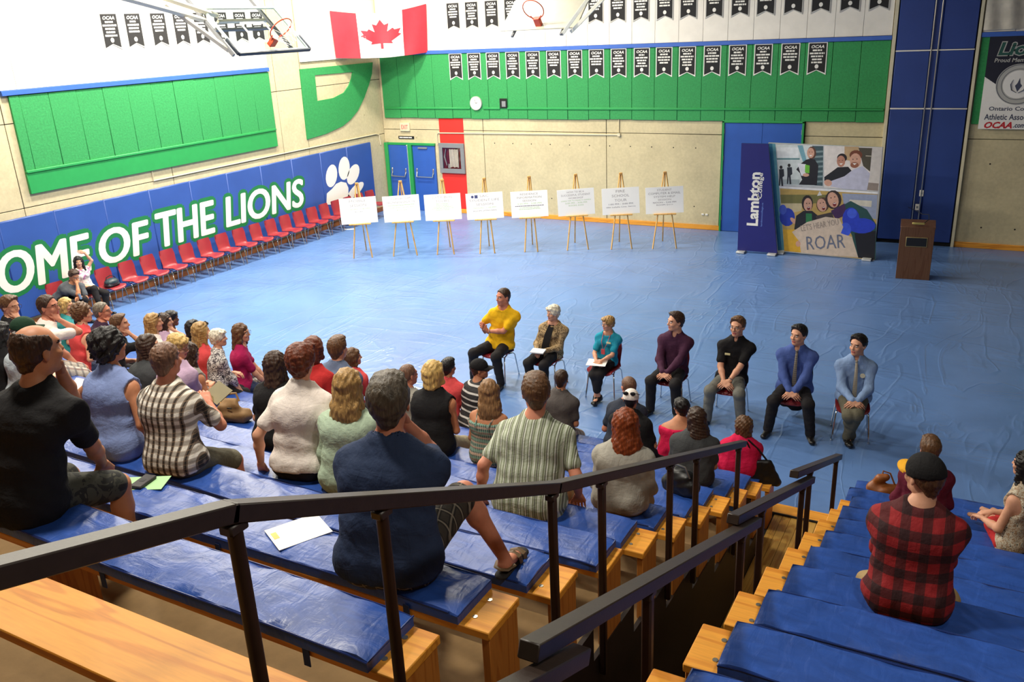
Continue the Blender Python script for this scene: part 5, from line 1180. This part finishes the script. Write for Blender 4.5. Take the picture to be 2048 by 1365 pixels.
aud('woman with long dark brown hair beyond the lilac T-shirt', 5, (380, 706), 14, sex='f', skn='tan', hair='long', hc='dbrown', shirt=K['grey'], sleeve='none', pants=K['jean'])
aud('man in dark purple shirt with cropped grey hair', 3, (205, 623), 16, fat=1.12, w=1.15, skn='ruddy', hair='crew', hc='grey', shirt=K['purple'], pants=K['dkp'], yaw=-30, hyaw=-25, glasses=True, arms=('knee', 'chin'))
aud('brown-haired boy in black T-shirt with hand to mouth', 4, (240, 648), 16, skn='fair', hair='short', hc='brown', shirt=K['black'], pants=K['jean'], yaw=-25, hyaw=-25, arms=('lap', 'chin'), w=.92)
aud('man in white T-shirt and glasses, chin on his hand', 5, (97, 613), 20, fat=1.08, w=1.1, skn='ruddy', hair='crew', hc='dbrown', shirt=K['white'], pants=C_ltplaid, plen='short', yaw=-25, hyaw=-40, glasses=True, arms=('knee', 'chin'), h=.013)
aud('woman with blonde bob in teal top, in profile', 2, (133, 611), 12, sex='f', skn='fair', hair='bob', hc='blonde', shirt=K['tealtop'], pants=K['dkp'], yaw=-40, hyaw=-32)
aud('woman with curly brown hair in coral top', 4, (166, 626), 16, sex='f', skn='fair', hair='curly', hc='brown', shirt=K['coral'], sleeve='none', pants=K['jean'], yaw=-20, hyaw=-32)
aud('man with glasses and black shirt at far left, hand at chin', 5, (20, 612), 16, skn='fair', hair='short', hc='brown', shirt=K['black'], pants=K['dkp'], yaw=-25, hyaw=-48, hpitch=-.15, glasses=True, arms=('lap', 'chin'))
aud('black-haired person in black at the left picture edge', 7, (2, 668), 12, skn='tan', hair='bob', hc='black', shirt=K['black'], pants=K['dkp'])
aud('blonde woman with straight long hair in white top, lower rows', 3, (308, 645), 12, sex='f', skn='fair', hair='medium', hc='dblonde', shirt=K['white'], pants=K['jean'], yaw=-22, hyaw=-25, shades=True)
aud('dark-haired woman with hand on cheek beside the blonde in white', 2, (330, 643), 12, sex='f', skn='fair', hair='bob', hc='dbrown', shirt=K['lilac'], pants=K['jean'], yaw=-22, hyaw=-30, arms=('lap', 'chin'))
aud('dark-skinned woman with tied black hair in profile, lower rows', 1, (344, 637), 16, sex='f', skn='dark', hair='pixie', hc='black', shirt=K['white'], pants=K['jean'], yaw=-40, hyaw=-30)
aud('woman in coral T-shirt with grey-blonde hair and sunglasses on head', 3, (403, 663), 8, sex='f', skn='fair', hair='medium', hc='dblonde', shirt=K['coral'], pants=K['dkp'], yaw=-12, shades=True)
aud('white-haired woman in black and white floral blouse', 3, (437, 676), 14, sex='f', fat=1.08, skn='fair', hair='pixie', hc='white', shirt=C_floral, sleeve='elbow', pants=K['dkp'], yaw=-30, hyaw=-20, arms=('lap', 'knee'))
aud('woman in magenta T-shirt and glasses with brown hair', 2, (483, 666), 8, sex='f', w=1.08, skn='fair', hair='medium', hc='brown', shirt=K['magenta'], neck='v', pants=K['jean'], yaw=-42, hyaw=-25, glasses=True, face=True, arms=('knee', 'knee'))
aud('black-haired person half hidden behind the coral T-shirt', 2, (388, 656), 12, sex='f', skn='tan', hair='bob', hc='black', shirt=K['black'], pants=K['dkp'])
aud('shaven-headed man in grey T-shirt beside blonde bob', 3, (817, 750), 16, skn='ruddy', hair='shaved', hc='shaved', shirt=K['grey'], pants=K['olive'], hyaw=-30, s=.95)
aud('woman with blonde bob in black sleeveless top and khaki capris', 4, (868, 746), 10, sex='f', fat=1.14, w=1.12, skn='tan', hair='bob', hc='blonde', shirt=K['black'], sleeve='none', pants=K['pkhaki'], plen='capri', hyaw=-5, arms=('lap', 'lap'), yaw=5)
aud('person with short black hair in coral T-shirt, front rows', 1, (897, 735), 12, skn='tan', hair='short', hc='black', shirt=K['coral'], pants=K['jean'], hyaw=-20)
aud('man in black polo with white stripes and a black cap', 1, (960, 738), 16, fat=1.1, w=1.1, skn='tan', hair='crew', hc='dbrown', shirt=C_navystripe, collar=True, pants=K['dkp'], cap=(K['black'], K['black'], 0.), yaw=-20, hyaw=-40)
aud('woman with long light brown hair in strappy patterned sundress', 4, (978, 782), 8, sex='f', skn='tan', hair='long', hc='lbrown', shirt=C_multi, sleeve='none', tank=.03, pants=C_multi, plen='skirt', arms=('lap', 'lap'), yaw=5, s=.9)
aud('heavy man in green striped short-sleeved shirt, hands on the bench', 6, (1072, 785), 20, dx=-.05, fat=1.12, w=1.14, skn='ruddy', hair='short', hc='brown', shirt=C_stripe, collar=True, pants=K['khaki'], plen='short', arms=('side', 'sidefwd'), hands=('flat', 'flat'), hem=-.03, yaw=12, knees=.2)
aud('man in brown-grey T-shirt and white plaid shorts, front row', 0, (1123, 758), 14, fat=1.08, w=1.1, skn='tan', hair='crew', hc='dbrown', shirt=K['brown'], pants=C_ltplaid, plen='short', yaw=-5, hyaw=10)
aud('shaven-headed man in dark navy T-shirt, front row', 0, (1257, 773), 20, skn='ruddy', hair='shaved', hc='shaved', shirt=K['dnavy'], pants=K['olive'], yaw=5)
aud('man in white cap with sunglasses on its back and black T-shirt', 1, (1262, 799), 10, dx=-.12, fat=1.08, w=1.15, skn='tan', hair='crew', hc='black', shirt=K['black'], pants=K['dkp'], cap=(K['white'], K['white'], 0.), shades='back', yaw=-5, hyaw=15)
aud('woman with long red hair in grey jacket and khaki shorts', 5, (1250, 846), 10, sex='f', fat=1.1, w=1.12, skn='fair', hair='long', hc='red', shirt=K['grey'], sleeve='elbow', pants=K['khaki'], plen='short', yaw=8, s=.95, hem=.05)
aud('woman with bare tanned shoulders and pink strap top', 0, (1362, 815), 12, sex='f', fat=1.15, w=1.18, skn='tan', hair='pixie', hc='black', shirt=K['hotpink'], sleeve='none', tank=.06, pants=K['jean'], yaw=15)
aud('woman with very long dark hair in charcoal T-shirt', 2, (1392, 836), 10, sex='f', fat=1.12, w=1.18, skn='tan', hair='vlong', hc='dbrown', shirt=K['charcoal'], pants=K['dkp'], yaw=10, h=.013)
pink = aud('woman with brown bob in hot pink T-shirt by the rail end', 0, (1485, 851), 12, sex='f', fat=1.15, w=1.15, skn='tan', hair='bob', hc='brown', shirt=K['hotpink'], pants=K['dkp'], yaw=12, h=.013, s=.92)
aud('brown-haired person with hand to face beside slate blue shirt', 2, (707, 714), 12, sex='f', skn='fair', hair='bob', hc='brown', shirt=K['coral'], pants=K['jean'], hyaw=-40)
aud('auburn-haired woman in red top beyond the white T-shirt', 4, (628, 697), 14, sex='f', skn='fair', hair='bob', hc='auburn', shirt=K['red'], pants=K['dkp'])
aud('man in red and black plaid shirt and black cap with yellow brim', 7, (1848, 952), 16, right=True, fat=1.05, w=1.08, skn='fair', hair='crew', hc='brown', shirt=C_redplaid, sleeve='long', collar=True, pants=K['khaki'], arms=('fore', 'fore'), cap=(K['black'], cloth('yellow_brim', (230, 168, 40)), 0.), yaw=3, hyaw=42, knees=.26, hem=.01)
aud('person in maroon hooded top with short brown hair', 2, (1860, 898), 16, right=True, w=1., skn='fair', hair='short', hc='brown', shirt=K['maroon'], sleeve='long', pants=K['jean'], yaw=10, hyaw=10, look=(12, -11))
aud('woman in speckled sleeveless dress at the right picture edge', 3, (2052, 930), 8, right=True, sex='f', skn='fair', hair='medium', hc='black', shirt=C_dress, sleeve='none', pants=K['red'], plen='short', yaw=60, hyaw=0, arms=('lap', 'lap'), hem=-.05, shoes=False, feetw=(hit(1962, 1012, 2, seat_z(2)+.15), hit(1975, 1010, 2, seat_z(2)+.15)))
# ---- the panel on the floor
def pan(label, hp, px, yaw=180., hyaw=-40., dy=-.05, clab='', **kw):
    yh = -11.47; x = hit(hp[0], hp[1], 1, yh)[0]; p = hit(px[0], px[1], 1, yh+dy)
    chair(x, yh-.04, R(yaw), clab, 'panel chairs on the floor')
    kw.setdefault('floor', -.462); kw.setdefault('h', .013); kw.setdefault('shoes', M_shoe)
    return person(label, (x, yh, .464), R(yaw), p, hyaw=R(hyaw), face=True, seed=len(PEOPLE)*5+1, **kw)
pj = lambda x, y, z: np.array([x, y, z])
A1 = pan('speaker in yellow T-shirt with palms together on the panel', (1000, 705), (1006, 594), 178, -22, -.06, 'red shell chair under the speaker in yellow', skn='ruddy', hair='crew', hc='dbrown', w=1.08, fat=1.06, shirt=K['yellow'], pants=K['dkp'], arms=((pj(.06, .25, .40), (-1, -.2, -.6), (.25, .55, .8), (1, 0, 0)), (pj(.12, .24, .39), (1, -.2, -.6), (-.1, .55, .8), (-1, 0, 0))), hands=('flat', 'flat'), knees=.26, hem=.05)
A2 = pan('white-haired woman in tan print jacket over black top', (1098, 735), (1106, 626), 180, -22, -.04, 'red shell chair under the white-haired woman', sex='f', fat=1.15, w=1.1, skn='fair', hair='pixie', hc='white', shirt=C_snake, sleeve='long', neck='scoop', pants=K['dkp'], arms=('lap', 'lap'), hem=-.02, knees=.12)
A3 = pan('woman in teal T-shirt with lanyard and glasses', (1212, 742), (1216, 647), 182, -32, -.04, 'red shell chair under the woman in teal', sex='f', fat=1.05, skn='fair', hair='pixie', hc='dblonde', shirt=K['teal'], neck='scoop', pants=K['dkp'], plen='capri', arms=('clasp', 'clasp'), glasses=True, feet=((.03, .38, -.37), (-.02, .36, -.37)), hem=.02)
A4 = pan('man in deep purple shirt with clasped hands', (1345, 752), (1351, 643), 182, -45, -.05, 'red shell chair under the man in purple', skn='fair', hair='short', hc='dbrown', shirt=K['plum'], sleeve='long', collar=True, pants=K['dkp'], arms=('clasp', 'clasp'), knees=.2, hem=.06)
A5 = pan('man in black polo shirt and grey trousers with glasses', (1462, 772), (1475, 653), 184, -14, -.08, 'red shell chair under the man in black polo', skn='fair', hair='short', hc='brown', shirt=K['black'], collar=True, pants=K['greyp'], arms=('clasp', 'clasp'), glasses=True, knees=.24, hem=.04)
A6 = pan('man in royal blue shirt and striped tie', (1588, 788), (1597, 670), 186, -30, -.06, 'red shell chair with black jacket under the man in royal blue', skn='fair', hair='short', hc='black', shirt=K['royal'], sleeve='long', collar=True, pants=K['dkp'], arms=('clasp', 'clasp'), knees=.28, fat=1.05, w=1.05, hem=.05)
A7 = pan('man in light blue shirt and tie with a round badge', (1705, 812), (1716, 690), 190, -34, -.06, 'red shell chair under the man in light blue', skn='fair', hair='short', hc='black', shirt=K['sky'], sleeve='long', collar=True, pants=K['olive'], arms=('clasp', 'clasp'), knees=.18, feet=((.05, .30, -.37), (.0, .26, -.37)), hem=.05)
def front(a, f, off): """point on the chest front: f 0 at hip, 1 at neck""" ; c = a['hip']+(a['NB']-a['hip'])*f; return c-a['bk']*off
C_tie1 = pattern('grey_striped_tie', (120, 112, 104), [('Z', .03, .4, (60, 56, 60), .8), ('Z', .03, .1, (200, 190, 170), .8)]); C_tie2 = pattern('gold_striped_tie', (168, 158, 140), [('Z', .03, .35, (96, 100, 120), .8), ('Z', .03, .1, (220, 210, 180), .8)])
for a, m_ in ((A6, C_tie1), (A7, C_tie2)):
    w_ = a['w']; b = MB(); pts = [front(a, .97, .075*w_), front(a, .85, .125*w_), front(a, .6, .145*w_), front(a, .3, .15*w_), front(a, .12, .15*w_)]; ws = [.03, .034, .045, .058, .05]; vs, fs = [], []
    for p_, q_ in zip(pts, ws): vs += [p_+(-q_/2, .004, 0), p_+(0, .012, 0), p_+(q_/2, .004, 0), p_+(q_/2, -.01, 0), p_+(-q_/2, -.01, 0)]
    for i in range(len(pts)-1):
        for j in range(5): fs.append((i*5+j, i*5+(j+1) % 5, i*5+5+(j+1) % 5, i*5+5+j))
    fs += [tuple(range(5)), tuple(range(len(vs)-5, len(vs)))]; b.add(vs, fs).ball(tuple(front(a, .99, .082*w_)), (.02, .014, .018), 10, 6).build('tie', m_, a['o'])
MB().tube([front(A7, .68, .140)+(-.085, 0, 0), front(A7, .68, .150)+(-.085, 0, 0)], .032, 18).build('badge', mat('badge_cream', S(232, 226, 196), .4), A7['o'])
MB().box(front(A5, .72, .15)+(.08, 0, 0), (.075, .008, .03), .002).build('name_tag', mat('tag_cream', S(226, 214, 160), .4), A5['o']); MB().box(front(A3, .78, .15)+(-.07, 0, 0), (.07, .008, .028), .002).build('name_tag', MATS['tag_cream'], A3['o'])
MB().tube([A3['NB']+(-.06, .02, .03), front(A3, .8, .145)+(-.05, 0, 0), front(A3, .5, .17), front(A3, .8, .145)+(.05, 0, 0), A3['NB']+(.06, .02, .03)], .005, 5).box(front(A3, .47, .175), (.06, .006, .085), .002).build('lanyard', mat('red_lanyard', S(196, 70, 80), .6), A3['o'])
MB().add(*(lambda a: ([tuple(p) for p in (front(a, .99, .07)+(-.045, 0, 0), front(a, .99, .07)+(.045, 0, 0), front(a, .7, .142)+(.06, 0, 0), front(a, .4, .165)+(.065, 0, 0), front(a, .12, .165)+(.07, 0, 0), front(a, .12, .165)+(-.07, 0, 0), front(a, .4, .165)+(-.065, 0, 0), front(a, .7, .142)+(-.06, 0, 0))], [(0, 1, 2, 7), (7, 2, 3, 6), (6, 3, 4, 5)]))(A2)).build('black_top', K['black'], A2['o'])
# things in hands and on laps
def lap_item(a, off, size, rotz, name, label, m_, cat, tilt=-.1):
    L = np.array(a['o'].location)+rz(a['o'].rotation_euler.z) @ np.array(off); MB().box((0, 0, 0), size, .002).build(name, m_, None, tuple(L), (tilt, 0, a['o'].rotation_euler.z+rotz), label=label, cat=cat)
lap_item(A2, (0, .36, .235), (.22, .15, .02), .1, 'booklet', 'white booklet on the lap of the white-haired woman', M_board, 'booklet'); lap_item(A3, (.02, .33, .175), (.3, .22, .006), .15, 'paper_sheets', 'white sheets on the lap of the woman in teal', M_board, 'paper')
# watch bands
for a, sx in ((A1, -1), (A5, -1)):
    q = a['HA'][sx]*.86+a['EL'][sx]*.14; MB().ring(q, .033, .006, nz(a['HA'][sx]-a['EL'][sx]), 18, 6).build('watch', M_metal, a['o'])
# ---- couple on the wall chairs
m1 = person('man in grey T-shirt on a wall chair, head on his hand', (.56, -12.36, .464), R(-88), hit(148, 552, 0, .86), skn='tan', hair='short', hc='dbrown', shirt=K['tgrey'], pants=K['dkp'], arms=('fore', 'chin'), hyaw=R(-5), hpitch=-.5, floor=-.46, h=.015, shoes=M_shoe, face=True, seed=301, s=1.02)
w1 = person('dark-haired woman with one arm over her head on a wall chair', (.52, -11.74, .464), R(-86), hit(157, 524, 0, .56), sex='f', skn='fair', hair='long', hc='black', shirt=C_pinkfl, sleeve='cap', pants=K['dkp'], plen='capri', arms=((pj(-.10, .02, .88), (-1, .4, .3), (.9, -.1, .35), (0, -1, 0)), 'lap'), hyaw=R(-35), floor=-.46, h=.015, shoes=M_shoe, face=True, seed=306, feet=((-.05, .42, -.37), (.22, .55, -.18)))
MB().tube([(0, 0, 0), (0, 0, .12)], [.03, .03], 12).build('drink_can', M_metal, None, tuple(np.array(m1['o'].location)+rz(R(-88)) @ (m1['HA'][-1]+(.03, .08, -.02))), (.3, .2, 0), label='silver drink can in the hand of the man in grey', cat='can')
# ================================================================== SMALL THINGS ON THE STANDS
# sandals of the man in navy
a = navy; AN = a['AN'][1]; fd = nz([.25, 1, 0]); sd_ = np.cross(fd, (0, 0, 1)); g = SDF(AN-.2, AN+.34, .009)
g.cone(AN+(0, 0, -.075)-fd*.045, AN+fd*.19+(0, 0, -.075), .042, .048, .03, ((0, 0, 1), .35)); V, F = g.mesh(); sn = obj('sandal', np_mesh('sandal', V, F, [M_sole]), a['o'])
for d0, up in ((.10, .0), (.155, -.012)):
    c = AN+fd*d0+(0, 0, -.045+up); MB().tube([c-sd_*.05+(0, 0, -.03), c-sd_*.042+(0, 0, .008), c+(0, 0, .026), c+sd_*.042+(0, 0, .008), c+sd_*.05+(0, 0, -.03)], .016, 6, 0, True, .45).build('strap', M_sandal, sn)
c = AN-fd*.045+(0, 0, -.035); MB().tube([c+fd*.06-sd_*.05, c-sd_*.035, c-fd*.012, c+sd_*.035, c+fd*.06+sd_*.05], .014, 6, 0, True, .5).build('strap', M_sandal, sn)
# papers and phone on the benches
def on_bench(u, v, k, h=0.066): return hit(u, v, 2, seat_z(k)+h)
p = on_bench(286, 968, 9); MB().box((0, 0, 0), (.29, .165, .003)).build('flyer', mat('pale_green_paper', S(176, 222, 160), .7, var=.03), None, tuple(p+(0, 0, .002)), (0, 0, R(28)), label='pale green flyer lying on the tenth row cushion', cat='paper')
ph = empty('phone', tuple(p+(.005, -.0, .004)), 'dark phone case lying on the green flyer', 'phone', rot=(0, 0, R(12))); MB().box((0, 0, .011), (.085, .155, .020), .006).build('body', mat('dark_leather_case', S(46, 42, 44), .5, bump=.3), ph); MB().box((0, 0, .0215), (.03, .03, .001)).build('emblem', M_black2, ph)
g = MB(); a_, f_ = fit_text('Oh', .09, .05, .02); put_text(g, (a_, f_), tuple(p+(-.09, -.05, .0045)), rz(R(28)) @ np.array([1., 0, 0]), rz(R(28)) @ np.array([0., 1, 0])); g.v = [tuple(np.array(v_)-p) for v_ in g.v]; g.build('print_mark', M_black2, ph, smooth=False)
p = on_bench(597, 1064, 9); wpz = MB().box((0, 0, 0), (.30, .24, .003)).build('paper_sheet', M_board, None, tuple(p+(0, 0, .003)), (0, 0, R(62)), label='white printed sheet lying beside the man in navy', cat='paper'); MB().box((-.12, .03, .002), (.03, .07, .001)).build('printed_logo', mat('yellow_print', S(230, 210, 120), .7), wpz)
# shoulder bags
tb = empty('tan_bag', tuple(on_bench(468, 842, 5)), 'large tan canvas bag on a middle bench', 'bag', rot=(0, 0, R(15))); M_tan = mat('tan_canvas', S(150, 116, 74), .7, var=.18, scale=12, bump=.4, bscale=18)
g = SDF((-.28, -.2, -.02), (.28, .2, .36), .014); g.cone((-.12, 0, .06), (.12, 0, .06), .08, .08, .05); g.cone((-.07, 0, .17), (.04, 0, .2), .06, .05, .08); g.half((0, 0, 0), (0, 0, -1)); g.ripple(.012, .14, 5); V, F = g.mesh(); obj('body', np_mesh('body', V, F, [M_tan]), tb)
MB().tube([(-.1, .02, .2), (-.06, .05, .27), (.04, .05, .28), (.08, .02, .21)], .012, 6).build('handle', M_tan, tb); MB().box((.02, -.075, .17), (.05, .008, .012), .002).build('clasp', M_black2, tb)
bb = empty('black_bag', tuple(hit(1530, 945, 1, -14.2)), 'black shoulder bag hanging beside the woman in hot pink', 'bag', rot=(0, 0, R(20))); z_ = bb.location.z
g = SDF((-.22, -.12, -.2), (.22, .12, .22), .012); [g.cone((x_, 0, -.12), (x_*.5-.02, 0, .12), .055, .03, .03) for x_ in (-.13, -.065, 0, .065, .13)]; g.ripple(.004, .1, 9); V, F = g.mesh(); obj('body', np_mesh('body', V, F, [M_black2]), bb)
MB().tube([(-.08, 0, .1), (-.16, .0, .25), (-.22, 0, .38)], .011, 6).tube([(.05, 0, .1), (-.08, .02, .27), (-.2, .02, .39)], .011, 6).build('strap', M_black2, bb)
pz = on_bench(1362, 965, 3); b2 = empty('dark_bag', tuple(hit(1362, 985, 2, seat_z(4)+.062)), 'black handbag with chain on the bench below the rail', 'bag', rot=(0, 0, R(-10)))
g = SDF((-.2, -.16, -.02), (.2, .16, .3), .013); g.cone((-.09, 0, .07), (.09, 0, .07), .085, .085, .04); g.cone((-.06, 0, .16), (.05, 0, .16), .06, .06, .06); g.half((0, 0, 0), (0, 0, -1)); g.ripple(.008, .1, 4); V, F = g.mesh(); obj('body', np_mesh('body', V, F, [M_black2]), b2); MB().tube([(-.1, -.05, .2), (-.05, -.06, .3), (.06, -.05, .28), (.1, -.04, .18)], .008, 6).build('chain', M_metal, b2)
cb = empty('brown_handbag', tuple(hit(1768, 992, 2, .565)), 'cognac brown handbag standing on front bench of the right stand', 'bag', rot=(0, 0, R(10))); M_cog = mat('cognac_leather', S(146, 84, 38), .45, var=.2, scale=14, bump=.3, bscale=20)
g = SDF((-.22, -.16, -.02), (.22, .16, .34), .013); g.cone((-.11, 0, .07), (.13, 0, .06), .08, .08, .04); g.cone((-.06, 0, .2), (.0, 0, .22), .05, .035, .08); g.half((0, 0, 0), (0, 0, -1)); g.ripple(.012, .12, 3); V, F = g.mesh(); obj('body', np_mesh('body', V, F, [M_cog]), cb); MB().tube([(-.05, 0, .2), (-.03, .03, .28), (.04, .03, .26), (.1, 0, .13)], .01, 6).build('handle', M_cog, cb); MB().ring((.14, -.06, .1), .02, .004, (0, 1, 0), 14, 5).build('buckle', M_metal, cb)
gb = empty('silver_bag', tuple(on_bench(500, 776, 2)), 'crinkled silver grey handbag by the floral blouse', 'bag'); g = SDF((-.2, -.15, -.02), (.2, .15, .26), .013); g.cone((-.1, 0, .07), (.1, 0, .07), .08, .08, .04); g.half((0, 0, 0), (0, 0, -1)); g.ripple(.012, .07, 8); V, F = g.mesh(); obj('body', np_mesh('body', V, F, [mat('silver_leather', S(140, 134, 124), .4, var=.3, scale=30)]), gb); MB().tube([(-.09, 0, .13), (-.04, .02, .22), (.05, .02, .22), (.1, 0, .13)], .009, 6).build('handle', M_grey, gb)
# flat paper held by the woman in periwinkle, notice held by the man in plaid
MB().box((0, 0, 0), (.24, .16, .004)).build('programme', M_board, None, tuple(PRO), (.4, .2, .4), label='white folded programme held near the periwinkle top', cat='paper')
MB().box((0, 0, 0), (.21, .15, .005)).build('brochure', mat('olive_print', S(120, 108, 66), .5), None, tuple(BRO), (.5, .1, -.3), label='olive printed brochure held in front of the plaid shirt', cat='paper')
# suit jacket over the chair of the man in royal blue
jx = np.array(A6['o'].location); g = SDF((-.34, -.2, -.46), (.34, .26, .46), .015); g.cone((-.2, 0, .36), (.2, 0, .36), .04, .04, .03); g.cone((-.15, -.01, .3), (-.17, -.02, -.34), .06, .055, .05, ((0, 1, 0), .5)); g.cone((.15, -.01, .3), (.17, -.02, -.34), .06, .055, .05, ((0, 1, 0), .5)); g.cone((0, -.01, .3), (0, -.03, -.32), .1, .12, .06, ((0, 1, 0), .35)); g.ripple(.008, .12, 2); V, F = g.mesh()
obj('suit_jacket', np_mesh('suit_jacket', V, F, [K['black']]), None, tuple(jx+rz(R(186)) @ np.array([0, -.34, 0.])+(0, 0, .02)), (0, 0, R(186)), 'black suit jacket draped over the back of a panel chair', 'jacket')
